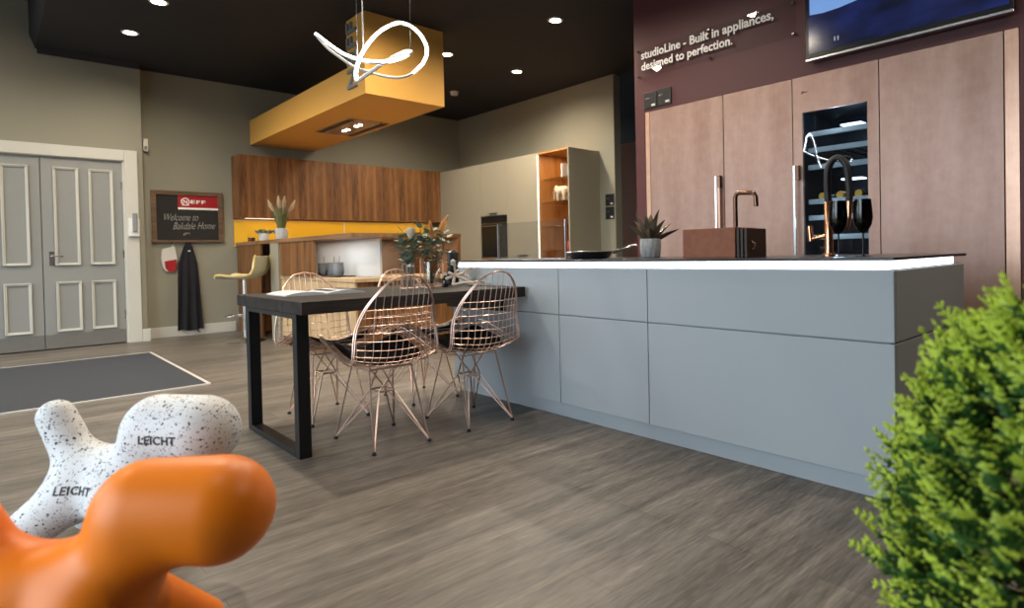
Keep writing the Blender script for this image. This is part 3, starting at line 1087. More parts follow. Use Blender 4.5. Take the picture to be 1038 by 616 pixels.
box(-7.475, -6.887, YB - .004, YB + .015, 1.405, 1.51).build('control_panel', 'oven_glass', t)
box(-7.475, -6.887, YB - .008, YB + .015, .878, .902).build('trim_strip', 'steel', t)

t = thing('niche_unit', 'open oak-lined display niche with lit edge at the end of the tall cupboards', 'shelf unit', (-5.87, 5.7, 0))
nx0, nx1 = -6.197, -5.571
box(-5.592, nx1, YB, YW - .002, .02, ZT).build('side_panel', 'beige', t, bevel=.001)
MB().box(nx0, nx0 + .03, YB, YW - .01, .02, ZT).build('side_panel', 'beige', t, bevel=.001)
MB().box(nx0 + .03, -5.592, YW - .03, YW - .01, .02, ZT - .01).box(nx0 + .03, nx0 + .036, YB + .03, YW - .03, .02, ZT - .02).box(-5.598, -5.592, YB + .03, YW - .03, .02, ZT - .02).build('lining', 'oak_warm', t)
box(nx0 + .03, -5.592, YB + .002, YW - .03, ZT - .022, ZT - .001).build('top_panel', 'oak_warm', t)
box(nx0 + .03, -5.592, YB + .002, YW - .03, .02, .08).build('bottom_panel', 'oak_warm', t)
for z in (1.30, 1.625, 1.935):
    box(nx0 + .037, -5.599, YB + .04, YW - .031, z, z + .010).build('glass_shelf', 'glass', t)
box(nx0 + .018, nx0 + .032, YB - .004, YB + .004, .1, ZT - .03).build('light_strip', 'led_warm', t)
li = bpy.data.lights.new('niche_light', 'AREA')
li.shape = 'RECTANGLE'
li.size = .3
li.size_y = .4
li.energy = 2.2
li.color = (1, .72, .42)
lo = bpy.data.objects.new('niche_light', li)
COL.objects.link(lo)
lo.location = (-5.88, 5.66, ZT - .03)

ez = 1.635
t = thing('elephant_figurine', 'small carved ivory elephant on a glass shelf in the oak niche', 'figurine', (-5.80, 5.52, ez), 0)
s = 1.0
caps = [((-.04, 0, .135), .058, (.055, 0, .14), .055), ((-.095, 0, .17), .034, (-.115, 0, .16), .032),
        ((-.125, 0, .15), .02, (-.150, 0, .085), .013), ((-.150, 0, .085), .013, (-.158, 0, .035), .009),
        ((-.05, -.033, .1), .024, (-.055, -.033, .02), .019), ((-.05, .033, .1), .024, (-.04, .033, .02), .019),
        ((.06, -.033, .1), .025, (.07, -.033, .02), .019), ((.06, .033, .1), .025, (.055, .033, .02), .019),
        ((.105, 0, .14), .007, (.118, 0, .07), .005)]
blend_body(caps, .018, .006, t, 'body', 'ivory')
for sy_ in (-1, 1):
    MB().ball((-.075, sy_ * .042, .165), (.03, .008, .042), 12, 8).build('ear', 'ivory', t, local=True, smooth=True)
    MB().tube([(-.125, sy_ * .02, .14), (-.15, sy_ * .024, .12), (-.172, sy_ * .022, .122)], [.006, .005, .002], 6).build('tusk', 'pot_white', t, local=True, smooth=True)

t = thing('display_book', 'pale upright book on the upper glass shelf of the niche', 'book', (-5.72, 5.62, 1.945))
box(-5.80, -5.775, 5.50, 5.66, 1.945, 2.13).build('cover', 'pot_white', t, bevel=.002)
box(-5.797, -5.778, 5.51, 5.664, 1.948, 2.127).build('pages', 'magazine', t)
cup(-5.68, 5.55, 1.945, .042, .12, 'vase', 'small pale vase beside the upright book in the niche', 'concrete')
cup(-5.74, 5.58, .985 - .001, .06, .12, 'vase', 'coral red vase low in the oak niche behind the glass screen', 'pink')
o = box(nx0 + .037, -5.599, YB + .04, YW - .031, .974, .984)
o.build('glass_shelf', 'glass', bpy.data.objects['niche_unit'])

# wall switches
def plate(n, x0, x1, y, z0, z1, label):
    t = thing(n, label, 'wall switch', ((x0 + x1) / 2, y, z0), group='black wall plates')
    box(x0, x1, y - .012, y, z0, z1).build('cover', 'black', t, bevel=.002)
    w, h = x1 - x0, z1 - z0
    box(x0 + w * .12, x0 + w * .45, y - .0135, y - .012, z0 + h * .62, z0 + h * .66).build('marking', 'steel', t)
    box(x0 + w * .60, x0 + w * .88, y - .014, y - .012, z0 + h * .12, z0 + h * .24).build('rocker', 'white', t)


plate('wall_switch', -5.465, -5.318, YW, 1.562, 1.715, 'upper black switch plate on the grey wall beside the tall cupboards')
plate('wall_switch', -5.467, -5.320, YW, 1.383, 1.545, 'lower black switch plate on the grey wall beside the tall cupboards')
plate('wall_switch', -3.506, -3.360, YC, 2.245, 2.39, 'left black plate on the plum wall below the white lettering')
plate('wall_switch', -3.350, -3.204, YC, 2.250, 2.395, 'right black plate on the plum wall below the white lettering')

# ------------------------------------------------------------------ copper tall units and wine cooler
cx = [-3.504, -2.691, -2.100, -1.490, -.791, -.72]
ZU = 2.218
clab = ['wide copper tall unit at the left end beside the plum strip', 'copper tall unit left of the wine cooler, behind the copper taps',
        None, 'wide copper tall unit to the right of the wine cooler']
for i in (0, 1, 3):
    x0, x1 = cx[i], cx[i + 1]
    t = thing('tall_cupboard', clab[i], 'cupboard', ((x0 + x1) / 2, 4.7, 0), group='copper tall units')
    box(x0, x1 - .001, YC + .022, YC + .66, .02, ZU - .004).build('carcass', 'slat', t)
    x0d = x0
    if i == 0:
        box(x0 + .002, x0 + .05, YC - .002, YC + .022, .06, ZU).build('filler_panel', 'copper_edge', t, bevel=.001)
        x0d = x0 + .052
    d = box(x0d + .003, x1 - .003, YC - .002, YC + .022, .06, ZU).build('door', 'copper', t, bevel=.0015)
    if i == 0:
        hb = MB().box(x1 - .066, x1 - .048, YC - .045, YC - .032, .62, 1.56).box(x1 - .066, x1 - .048, YC - .032, YC - .002, 1.52, 1.56).box(x1 - .066, x1 - .048, YC - .032, YC - .002, .62, .66)
        h = hb.build('handle', 'steel', d, bevel=.002)
        box(x1 - .048, x1 - .024, YC - .036, YC - .002, .62, 1.46).build('handle_rail', 'copper_edge', h)
        box(x1 - .048, x1 - .020, YC - .040, YC - .002, 1.46, 1.56).build('handle_bracket', 'bronze', h)
t = thing('tall_cupboard', 'narrow copper end panel beside the plum wall on the right', 'cupboard', (-.755, 4.7, 0), group='copper tall units')
box(-.788, -.718, YC - .002, YC + .64, .02, ZU).build('end_panel', 'copper_edge', t, bevel=.0015)
box(-.791, -.788, YC + .02, YC + .64, .02, ZU - .01).build('shadow_gap', 'black', t)

x0, x1 = cx[2], cx[3]
gx0, gx1, gz0, gz1 = -2.026, -1.567, .36, 1.952
wc = thing('wine_cooler', 'copper-framed glass door wine cooler set in the copper units', 'wine cooler', ((x0 + x1) / 2, 4.7, 0))
MB().box(x0, x0 + .04, YC + .03, YC + .66, .02, ZU - .004).box(x1 - .04, x1, YC + .03, YC + .66, .02, ZU - .004).box(x0 + .04, x1 - .04, YC + .6, YC + .66, .02, ZU - .004).box(x0 + .04, x1 - .04, YC + .03, YC + .6, gz1 + .03, ZU - .004).box(x0 + .04, x1 - .04, YC + .03, YC + .6, .02, gz0 - .03).build('cabinet', 'cooler', wc)
dr = MB().box(x0 + .003, gx0, YC - .002, YC + .024, .06, ZU).box(gx1, x1 - .003, YC - .002, YC + .024, .06, ZU).box(gx0, gx1, YC - .002, YC + .024, gz1, ZU).box(gx0, gx1, YC - .002, YC + .024, .06, gz0).build('door', 'copper', wc)
box(gx0 + .001, gx1 - .001, YC + .004, YC + .012, gz0 + .001, gz1 - .001).build('glass_pane', 'cooler_glass', dr)
MB().box(x0 + .014, x0 + .034, YC - .045, YC - .032, .62, 1.565).box(x0 + .014, x0 + .034, YC - .032, YC - .002, 1.525, 1.565).box(x0 + .014, x0 + .034, YC - .032, YC - .002, .62, .66).build('handle', 'steel', dr, bevel=.002)
box(x0 + .034, x0 + .056, YC - .040, YC - .002, 1.46, 1.565).build('handle_bracket', 'bronze', dr)
MB().tube([(-2.02 + .008 * math.cos(a), YC - .003, 2.10 + .008 * math.sin(a)) for a in [2 * PI * i / 12 for i in range(12)]], .003, 5, closed=True).box(-2.009, -1.985, YC - .004, YC - .002, 2.098, 2.103).build('badge', 'bronze', dr)
shelf_z = [1.775, 1.655, 1.53, 1.275, 1.155, 1.01, .86, .72]
for z in shelf_z:
    box(gx0 + .015, gx1 - .015, YC + .05, YC + .075, z, z + .036).build('shelf_front', 'rack', wc, bevel=.002)
for z in (1.275, 1.655):
    for k in range(5):
        xx = gx0 + .06 + k * .085
        box(xx, xx + .012, YC + .075, YC + .58, z, z + .014).build('shelf_slat', 'slat', wc)
for k, z in enumerate((1.87, 1.46)):
    box(-1.87, -1.72, YC + .3, YC + .4, z + .001, z + .012).build('cooler_lamp', 'led', wc)
for z in (1.90, 1.15):
    li = bpy.data.lights.new('cooler_light', 'POINT')
    li.energy = 2.4
    li.color = (.75, .88, 1)
    li.shadow_soft_size = .03
    lo = bpy.data.objects.new('cooler_light', li)
    COL.objects.link(lo)
    lo.location = (-1.80, YC + .035, z)
for k, x in enumerate((-1.93, -1.80, -1.67)):
    lab = ['leftmost', 'middle', 'rightmost'][k]
    t = thing('wine_bottle', f'{lab} of three lying wine bottles with gold caps in the cooler', 'bottle', (x, 4.6, 1.29), group='gold-capped bottles in the wine cooler')
    y0 = YC + .10
    MB().tube([(x, y0 + .10, 1.333), (x, y0 + .14, 1.333), (x, y0 + .19, 1.333), (x, y0 + .42, 1.333)], [.015, .02, .040, .040], 18).build('bottle_body', 'wine', t, smooth=True)
    MB().tube([(x, y0, 1.333), (x, y0 + .012, 1.333), (x, y0 + .10, 1.333)], [.026, .029, .026], 16).build('capsule', 'gold', t, smooth=True)

# acrylic sign, television
t = thing('wall_sign', 'clear acrylic sign with white two-line lettering on the plum wall', 'sign', (-2.8, YC, 2.52))
box(-3.562, -2.055, YC - .026, YC - .020, 2.525, 2.795).build('acrylic_plate', 'acrylic', t)
lt = MB()
yy = YC - .0262
put_text(lt, 'studioLine - Built in appliances,', (-3.514, yy, 2.700), (1, 0, 0), (0, 0, 1), width=1.288, depth=.003, bold=.02)
lt.build('lettering', 'sign_white', t)
lt = MB()
put_text(lt, 'designed to perfection.', (-3.514, yy, 2.598), (1, 0, 0), (0, 0, 1), width=.935, depth=.003, bold=.02)
lt.build('lettering', 'sign_white', t)
for x in (-3.545, -2.80, -2.075):
    for z in (2.545, 2.775):
        MB().tube([(x, YC - .034, z), (x, YC, z)], .011, 10).build('standoff', 'chrome', t, smooth=True)

t = thing('television', 'large wall television showing dark blue picture above the wine cooler', 'television', (-1.35, YC - .05, 2.29))
ty = YC - .075
box(-1.96, -.728, ty, YC - .02, 2.312, 3.01).build('bezel', 'tv_body', t, bevel=.003)
sc_ = box(-1.935, -.75, ty - .002, ty, 2.345, 2.985).build('screen', 'tv', t)
MB().prism([(-1.925, 2.965), (-1.925, 2.622), (-1.83, 2.612), (-1.72, 2.615), (-1.60, 2.63), (-1.48, 2.655), (-1.38, 2.70), (-1.28, 2.80), (-1.2, 2.965)], 'y', ty - .0028, ty - .002).build('bright_picture', 'tv_blue', sc_)
MB().box(-1.755, -1.745, ty - .003, ty - .002, 2.395, 2.425).box(-1.732, -1.722, ty - .003, ty - .002, 2.395, 2.425).build('pause_mark', 'tv_mark', sc_)
box(-1.96, -.728, ty - .004, YC - .03, 2.296, 2.312).build('silver_trim', 'steel', t, bevel=.002)
box(-1.6, -1.1, YC - .02, YC, 2.5, 2.8).build('wall_bracket', 'black_metal', t)

# ------------------------------------------------------------------ kitchen island
s1, s2, xr, xl = -2.562, -1.911, -.765, -3.662
IB = 3.34
ilab = ['pale grey island cabinet at the table end', 'pale grey island cabinet of middle width below the frying pan', 'widest pale grey island cabinet, next to the green shrub']
for i, (x0, x1) in enumerate(((xl, s1), (s1, s2), (s2, xr))):
    t = thing('island_cabinet', ilab[i], 'cabinet', ((x0 + x1) / 2, 2.85, 0), group='island cabinets')
    xe = x1 - .02 if i == 2 else x1
    box(x0 + .001, xe - .0005, YI + .02, IB, .085, .866).build('carcass', 'lacquer', t)
    box(x0 + .002, x1 - .002, YI, YI + .02, .598, .863).build('drawer_front', 'lacquer', t, bevel=.0015)
    box(x0 + .002, x1 - .002, YI, YI + .02, .082, .592).build('drawer_front', 'lacquer', t, bevel=.0015)
    if i == 2:
        box(xr - .02, xr, YI + .0205, IB, .598, .863).build('end_panel', 'lacquer', t, bevel=.0015)
        box(xr - .02, xr, YI + .0205, IB, .082, .592).build('end_panel', 'lacquer', t, bevel=.0015)
o = box(-3.60, xr - .035, YI + .028, IB - .03, 0, .0845).build('plinth', 'lacquer')
tag(o, 'recessed pale grey plinth running along the floor under the island', 'plinth')
t = thing('island_worktop', 'thin dark worktop with a glowing light band around the island edge', 'worktop', (-2.2, 2.85, .868))
box(xl - .01, xr + .004, YI - .015, IB + .03, .9, .912).build('slab', 'worktop', t, bevel=.001)
box(xl + .05, xr - .06, YI + .05, IB - .03, .867, .9).build('support_frame', 'steel', t)
MB().box(xl + .03, xr - .03, YI + .022, YI + .05, .867, .8995).box(xr - .06, xr - .03, YI + .05, IB - .05, .867, .8995).build('light_band', 'led', t)

Zw = .912
# glass screen of the extractor standing on the worktop
t = thing('glass_screen', 'clear glass splash screen standing on the island worktop by the frying pan', 'screen', (-3.2, 2.72, Zw))
box(-3.55, -2.835, 2.716, 2.724, Zw, 1.172).build('glass_pane', 'glass', t)
box(-3.57, -2.82, 2.70, 2.74, Zw, Zw + .008).build('base_rail', 'steel', t)
for x in (-3.549, -2.836):
    box(x - .004, x + .004, 2.712, 2.728, Zw + .008, 1.172).build('edge_strip', 'steel', t)

# frying pan
px, py = -2.53, 2.62
t = thing('frying_pan', 'shallow steel frying pan with a long handle on the island worktop', 'pan', (px, py, Zw))
MB().lathe([(.09, 0), (.115, .004), (.148, .042), (.152, .044), (.146, .046), (.112, .010), (.001, .008)], (px, py, Zw), 36).build('bowl', 'steel', t, smooth=True)
MB().tube([(px + .10, py + .10, Zw + .036), (px + .14, py + .15, Zw + .055), (px + .18, py + .21, Zw + .076), (px + .185, py + .22, Zw + .078)], [.010, .008, .011, .009], 8, scale2=.6).build('handle', 'steel', t, smooth=True)

# aloe
ax, ay = -2.31, 2.93
t = thing('potted_aloe', 'spiky brown-green aloe in a patterned stone pot on the island', 'plant', (ax, ay, Zw))
pm = MB().lathe([(.052, 0), (.058, .004), (.062, .06), (.062, .112), (.058, .115), (.053, .11), (.05, .09)], (ax, ay, Zw), 48, rib=.035)
pm.build('pot', 'concrete', t, smooth=True)
MB().lathe([(.001, 0), (.052, 0), (.052, .006), (.001, .01)], (ax, ay, Zw + .088), 20).build('soil', 'soil', t)
rnd = random.Random(11)
for i, (az, el, L) in enumerate(((150, 48, .17), (190, 62, .20), (235, 70, .16), (30, 38, .18), (10, 22, .185), (60, 62, .20), (85, 75, .17), (120, 66, .19), (300, 60, .15), (270, 40, .12), (330, 50, .16), (210, 34, .19), (100, 40, .14), (340, 72, .2), (165, 78, .15))):
    a, e = math.radians(az + 35), math.radians(el)
    lf = MB()
    d = Vector((math.cos(a) * math.cos(e), math.sin(a) * math.cos(e), math.sin(e)))
    leaf_blade(lf, Vector((ax, ay, Zw + .092)) + d * .012, d, L, .026, -.10, .55, 7, thick=.012)
    lf.build('leaf', 'aloe', t, smooth=True)

# rust brown box with a board rack, corner tap behind it
t = thing('storage_box', 'rust brown box with dark upright boards at one end on the island', 'box', (-1.7, 2.76, Zw))
box(-1.882, -1.572, 2.66, 2.86, Zw, 1.062).build('body', 'corten', t, bevel=.003)
for k in range(3):
    box(-1.568 + k * .021, -1.553 + k * .021, 2.665, 2.855, Zw, 1.058 - .002 * k).build('board', 'slat', t, bevel=.002)
MB().tube([(-1.511, 2.70, .95), (-1.49, 2.70, .955), (-1.485, 2.70, .98), (-1.51, 2.70, .99)], .004, 6).build('hook', 'bronze', t)
t = thing('kitchen_tap', 'slim bronze tap with a bent square spout behind the brown box', 'tap', (-1.74, 2.95, Zw))
MB().lathe([(.026, 0), (.026, .012), (.015, .016)], (-1.738, 2.95, Zw), 18).build('base', 'bronze', t, smooth=True)
MB().tube([(-1.738, 2.95, Zw + .01), (-1.738, 2.95, 1.235), (-1.730, 2.95, 1.252), (-1.712, 2.95, 1.258), (-1.645, 2.95, 1.252), (-1.626, 2.95, 1.246), (-1.617, 2.95, 1.228), (-1.615, 2.95, 1.178)], .0125, 10).build('spout', 'bronze', t, smooth=True)
MB().tube([(-1.738, 2.95, 1.05), (-1.77, 2.94, 1.055)], .007, 8).build('lever', 'bronze', t)

# copper professional tap with black hose
tx_, ty_ = -1.235, 2.95
t = thing('spray_tap', 'copper pillar tap with a black arched spray hose on the island', 'tap', (tx_, ty_, Zw))
MB().lathe([(.032, 0), (.032, .008), (.022, .012), (.019, .03), (.019, .255), (.015, .262)], (tx_, ty_, Zw), 22).build('pillar', 'copper_bright', t, smooth=True)
arch = [(tx_, ty_, 1.17), (tx_ - .004, ty_, 1.24)]
for i in range(13):
    a = PI - PI * i / 12
    arch.append((tx_ + .045 + .049 * math.cos(a), ty_, 1.295 + .085 * math.sin(a)))
arch += [(tx_ + .10, ty_, 1.22), (tx_ + .098, ty_, 1.17)]
MB().tube(arch, .017, 10).build('hose', 'rubber', t, smooth=True)
MB().tube([(tx_ + .098, ty_, 1.175), (tx_ + .096, ty_, 1.10), (tx_ + .088, ty_, 1.062), (tx_ + .078, ty_, 1.042)], [.014, .013, .016, .015], 12).build('spray_head', 'copper_bright', t, smooth=True)
MB().tube([(tx_, ty_, 1.012), (tx_ - .085, ty_, .996)], .011, 10).build('side_arm', 'copper_bright', t, smooth=True)
MB().tube([(tx_ - .088, ty_, .985), (tx_ - .094, ty_, 1.06)], [.014, .014], 12).build('lever', 'copper_bright', t, smooth=True)

for k, (x, lab) in enumerate(((-1.088, 'smoked wine glass beside the copper spray tap'), (-.985, 'smoked wine glass nearer the right end of the island'))):
    t = thing('wine_glass', lab, 'glass', (x, 2.70, Zw), group='smoked wine glasses on the island')
    MB().lathe([(.036, 0), (.036, .002), (.005, .007), (.001, .007)], (x, 2.70, Zw), 24).build('foot', 'smoke_glass', t, smooth=True)
    MB().tube([(x, 2.70, Zw + .004), (x, 2.70, Zw + .105)], [.0042, .0040], 8).build('stem', 'smoke_glass', t, smooth=True)
    MB().lathe([(.006, .098), (.02, .108), (.034, .135), (.039, .165), (.037, .20), (.033, .243), (.0318, .243), (.0355, .20), (.0375, .165), (.033, .137), (.018, .11), (.004, .102)], (x, 2.70, Zw), 24).build('bowl', 'smoke_glass', t, smooth=True)

# ------------------------------------------------------------------ dining table and what stands on it
TZ = .752
t = thing('dining_table', 'long smoked oak dining table on black steel loop legs', 'table', (-3.32, 1.7, 0))
box(-3.81, -2.83, 1.036, 2.365, .692, TZ).build('tabletop', 'tabletop', t, bevel=.0025)
for y0 in (1.05,):
    MB().box(-2.995, -2.94, y0, y0 + .058, 0, .69).box(-3.705, -3.65, y0, y0 + .058, 0, .69).box(-3.65, -2.995, y0, y0 + .058, 0, .03).box(-3.65, -2.995, y0, y0 + .058, .665, .69).build('leg_frame', 'black_metal', t, bevel=.002)
MB().box(-3.6, -3.0, 2.30, 2.34, .60, .691).build('wall_bracket', 'black_metal', t)

# open brochure
t = thing('brochure', 'open white brochure with a dark page lying on the dining table', 'magazine', (-3.35, 1.3, TZ))
bm_ = MB()
n = 12
vs = []
for lay in (0, 1):
    for i in range(n + 1):
        u = i / n
        y = 1.13 + u * .42
        z = TZ + .001 + (.014 * abs(math.sin(PI * u * 2)) ** .8 + .006) * (1 - lay)
        for x in (-3.60, -3.30):
            vs.append((x + .10 * (y - 1.13), y, z))
fs = []
for i in range(n):
    a = i * 2
    b = (n + 1) * 2 + a
    fs += [(a, a + 1, a + 3, a + 2), (b, b + 2, b + 3, b + 1), (a + 1, b + 1, b + 3, a + 3), (a, a + 2, b + 2, b)]
e = n * 2
fs += [(0, (n + 1) * 2, (n + 1) * 2 + 1, 1), (e, e + 1, (n + 1) * 2 + e + 1, (n + 1) * 2 + e)]
bm_.add(vs, fs)
bm_.build('pages', 'magazine', t, smooth=True)
MB().add([(-3.555, 1.37, TZ + .0185), (-3.32, 1.37, TZ + .0185), (-3.31, 1.52, TZ + .0225), (-3.545, 1.52, TZ + .0225), (-3.555, 1.37, TZ + .0175), (-3.32, 1.37, TZ + .0175), (-3.31, 1.52, TZ + .0215), (-3.545, 1.52, TZ + .0215)],
         [(0, 1, 2, 3), (7, 6, 5, 4), (0, 4, 5, 1), (1, 5, 6, 2), (2, 6, 7, 3), (3, 7, 4, 0)]).build('printed_page', 'page_dark', t)


def eucalyptus(mb_leaf, mb_stem, base, top, n, seed, spread=.07, size=.027):
    rnd = random.Random(seed)
    base, top = Vector(base), Vector(top)
    mid = base.lerp(top, .5) + Vector((rnd.uniform(-.015, .015), rnd.uniform(-.015, .015), 0))
    mb_stem.tube([base, mid, top], [.0035, .003, .0015], 6)
    for i in range(n):
        u = .42 + .58 * i / max(1, n - 1)
        p = base.lerp(mid, u * 2) if u < .5 else mid.lerp(top, u * 2 - 1)
        a = i * 2.4 + rnd.random()
        el = rnd.uniform(-.1, .8)
        d = Vector((math.cos(a) * math.cos(el), math.sin(a) * math.cos(el), math.sin(el)))
        q = p + d * spread * .35 * rnd.uniform(.5, 1)
        mb_stem.tube([p, q], .0012, 4)
        leaf_blade(mb_leaf, q, d, size * rnd.uniform(1.4, 2.3), size * rnd.uniform(.5, .75), .35, .15, 5)


# slim vase in rose gold stand with rose and eucalyptus
vx, vy = -3.40, 1.90
t = thing('vase', 'slim clear square vase on a rose gold foot, holding the ivory rose', 'vase', (vx, vy, TZ))
MB().lathe([(.058, 0), (.058, .004), (.05, .006)], (vx, vy, TZ), 28).build('foot', 'rose', t, smooth=True)
q = .026
MB().box(vx - q, vx + q, vy - q, vy - q + .004, TZ + .006, TZ + .150).box(vx - q, vx + q, vy + q - .004, vy + q, TZ + .006, TZ + .150).box(vx - q, vx - q + .004, vy - q, vy + q, TZ + .006, TZ + .150).box(vx + q - .004, vx + q, vy - q, vy + q, TZ + .006, TZ + .150).build('glass_body', 'glass', t)
fr = MB()
for a in (-1, 1):
    for b_ in (-1, 1):
        fr.tube([(vx + a * q, vy + b_ * q, TZ + .005), (vx + a * q, vy + b_ * q, TZ + .152)], .003, 6)
fr.tube([(vx - q, vy - q, TZ + .152), (vx + q, vy - q, TZ + .152), (vx + q, vy + q, TZ + .152), (vx - q, vy + q, TZ + .152)], .003, 6, closed=True)
fr.build('rose_gold_frame', 'rose', t)
t = thing('flower_arrangement', 'eucalyptus sprigs with one ivory rose in the slim square vase', 'flowers', (vx, vy, TZ + .01))
lm_, sm_ = MB(), MB()
for k, (dx, dy, dz) in enumerate(((-.03, -.05, .33), (.0, -.02, .34), (.03, .03, .33), (-.02, .035, .30), (.02, -.06, .29))):
    eucalyptus(lm_, sm_, (vx + dx * .2, vy + dy * .2, TZ + .02), (vx + dx, vy + dy, TZ + dz), 13, 20 + k)
lm_.build('leaves', 'euc', t, smooth=True)
sm_.build('stems', 'stem', t)
rs = MB()
rc = Vector((vx + .055, vy - .01, TZ + .325))
ax3 = Matrix.Rotation(-.5, 3, 'X')
for k in range(14):
    a = k * 2.4
    r = .006 + .0015 * k
    leaf_blade(rs, rc + Vector((math.cos(a) * r * .3, math.sin(a) * r * .3, -.012)), (math.cos(a) * (.15 + .04 * k), math.sin(a) * (.15 + .04 * k), 1), .066, .026, -.4, .5, 5)
rs.ball(rc + Vector((0, 0, .012)), (.020, .020, .030), 10, 8)
rs.build('rose_bloom', 'petal', t, smooth=True)

# tall bronze glass bottle with wire frame
bx_, by_ = -3.36, 2.04
t = thing('vase', 'tall bronze glass bottle vase in an arched rose gold stand', 'vase', (bx_, by_, TZ))
MB().lathe([(.001, .004), (.052, .004), (.054, .02), (.054, .15), (.042, .185), (.026, .205), (.024, .222), (.027, .226), (.022, .224), (.022, .205), (.038, .183), (.050, .15), (.050, .02), (.001, .012)], (bx_, by_, TZ + .004), 28).build('glass_body', 'amber_glass', t, smooth=True)
MB().lathe([(.07, 0), (.07, .005), (.001, .006)], (bx_, by_, TZ), 28).build('foot', 'rose', t, smooth=True)
ar = MB()
pts = [(bx_ - .03, by_ - .062, TZ + .004), (bx_ - .03, by_ - .062, TZ + .17)]
for i in range(9):
    a = PI - PI * i / 8
    pts.append((bx_ + .03 * math.cos(a) * 1.0, by_ + .062 * math.cos(a), TZ + .17 + .062 * math.sin(a)))
pts.append((bx_ + .03, by_ + .062, TZ + .004))
ar.tube(pts, .004, 8)
ar.build('arched_stand', 'rose', t, smooth=True)
t = thing('flower_arrangement', 'eucalyptus with a peach pampas plume in the tall bronze bottle', 'flowers', (bx_, by_, TZ + .02))
lm_, sm_ = MB(), MB()
for k, (dx, dy, dz) in enumerate(((-.05, -.10, .34), (-.03, -.06, .40), (.0, -.02, .36), (.04, .06, .34), (.03, .10, .32), (-.02, .03, .37), (.03, -.03, .30))):
    eucalyptus(lm_, sm_, (bx_ + dx * .12, by_ + dy * .12, TZ + .04), (bx_ + dx, by_ + dy, TZ + dz), 13, 40 + k, size=.029)
lm_.build('leaves', 'euc', t, smooth=True)
sm_.build('stems', 'stem', t)
pm = MB()
plume(pm, (bx_ + .02, by_ + .02, TZ + .31), (.02, .07, .13), .14, .030, 5)
plume(pm, (bx_ + .02, by_ + .0, TZ + .31), (-.0, -.02, .13), .09, .022, 6)
pm.tube([(bx_, by_, TZ + .1), (bx_ + .0, by_ + .01, TZ + .31)], .002, 5)
pm.build('pampas_plume', 'peach', t)

# pepper mill in a clear case, driftwood, little dark bottle
t = thing('pepper_mill', 'black mill with a pale round badge at the island end of the table', 'mill', (-3.47, 2.27, TZ))
MB().lathe([(.036, 0), (.040, .004), (.040, .12), (.034, .125), (.034, .13), (.040, .135), (.040, .215), (.036, .22)], (-3.47, 2.27, TZ), 24).build('body', 'black', t, smooth=True)
MB().lathe([(.03, 0), (.03, .006), (.02, .012)], (-3.47, 2.27, TZ + .22), 20).build('cap', 'chrome', t, smooth=True)
bd = MB()
bd.ball((-3.434, 2.248, TZ + .155), (.012, .016, .018), 12, 8, Matrix.Rotation(math.radians(-32), 3, 'Z'))
bd.build('badge', 'pot_white', t, smooth=True)
t = thing('driftwood_sculpture', 'pale branching driftwood piece at the island end of the table', 'ornament', (-3.30, 2.24, TZ))
rnd = random.Random(5)
dw = MB()


def branch(p, d, L, r, depth):
    p, d = Vector(p), Vector(d).normalized()
    m1 = p + d * L * .5 + Vector((rnd.uniform(-.01, .01), rnd.uniform(-.01, .01), rnd.uniform(0, .012)))
    e = p + d * L
    e.z = max(e.z, TZ + r * .7)
    m1.z = max(m1.z, TZ + r)
    dw.tube([p, m1, e], [r, r * .85, r * .5], 7)
    if depth:
        for k in range(2):
            branch(m1 if k else e.lerp(m1, .3), d + Vector((rnd.uniform(-.6, .6), rnd.uniform(-.6, .6), rnd.uniform(-.5, .35))), L * .62, r * .65, depth - 1)


branch((-3.28, 2.09, TZ + .05), (.1, 1, .25), .14, .011, 2)
branch((-3.28, 2.11, TZ + .09), (.25, 1, -.55), .16, .010, 2)
branch((-3.26, 2.13, TZ + .012), (.0, .3, 1), .09, .011, 2)
branch((-3.25, 2.12, TZ + .012), (.4, 1, .1), .15, .010, 2)
dw.build('branches', 'coral', t, smooth=True)
t = thing('oil_bottle', 'small dark bottle with a pale cap beside the driftwood', 'bottle', (-3.30, 2.08, TZ))
MB().lathe([(.018, 0), (.020, .003), (.020, .05), (.009, .062), (.009, .075)], (-3.30, 2.10, TZ), 18).build('body', 'wine', t, smooth=True)
MB().lathe([(.010, .073), (.010, .092)], (-3.30, 2.10, TZ), 14).build('cap', 'pot_white', t, smooth=True)

# ------------------------------------------------------------------ wire chairs
KS = 1.045


def chair_surface(u, v):
    """u in -1..1 across, v in 0..1 from the front edge to the top of the back -> local point (front = +x)"""
    P = [(.235, .415), (.20, .432), (.08, .410), (-.04, .388), (-.140, .388), (-.205, .440), (-.235, .55), (-.250, .65), (-.272, .74), (-.288, .825)]
    k = v * (len(P) - 1)
    i = min(int(k), len(P) - 2)
    f_ = k - i

    def cr(a, b, c, d):
        return .5 * (2 * b + (c - a) * f_ + (2 * a - 5 * b + 4 * c - d) * f_ * f_ + (3 * b - a - 3 * c + d) * f_ ** 3)
    g = [P[max(0, min(len(P) - 1, i + q))] for q in (-1, 0, 1, 2)]
    x = cr(*[q[0] for q in g])
    z = cr(*[q[1] for q in g])
    seat = min(1, max(0, 1.25 - v / .56))
    back = max(0, (v - .45) / .55)
    z += .105 * u * u * seat
    x += .120 * u * u * min(1, back * 2.2) * (1 - .35 * back)
    return x, z


def hw(v):
    if v < .12:
        t_ = 1 - v / .12
        return .222 * math.sqrt(max(0, 1 - (t_ * .78) ** 2))
    if v > .50:
        t_ = (v - .50) / .50
        return .222 * max(0, 1 - t_ ** 2.25) ** .56
    return .222 + .012 * math.sin(PI * (v - .12) / .38)


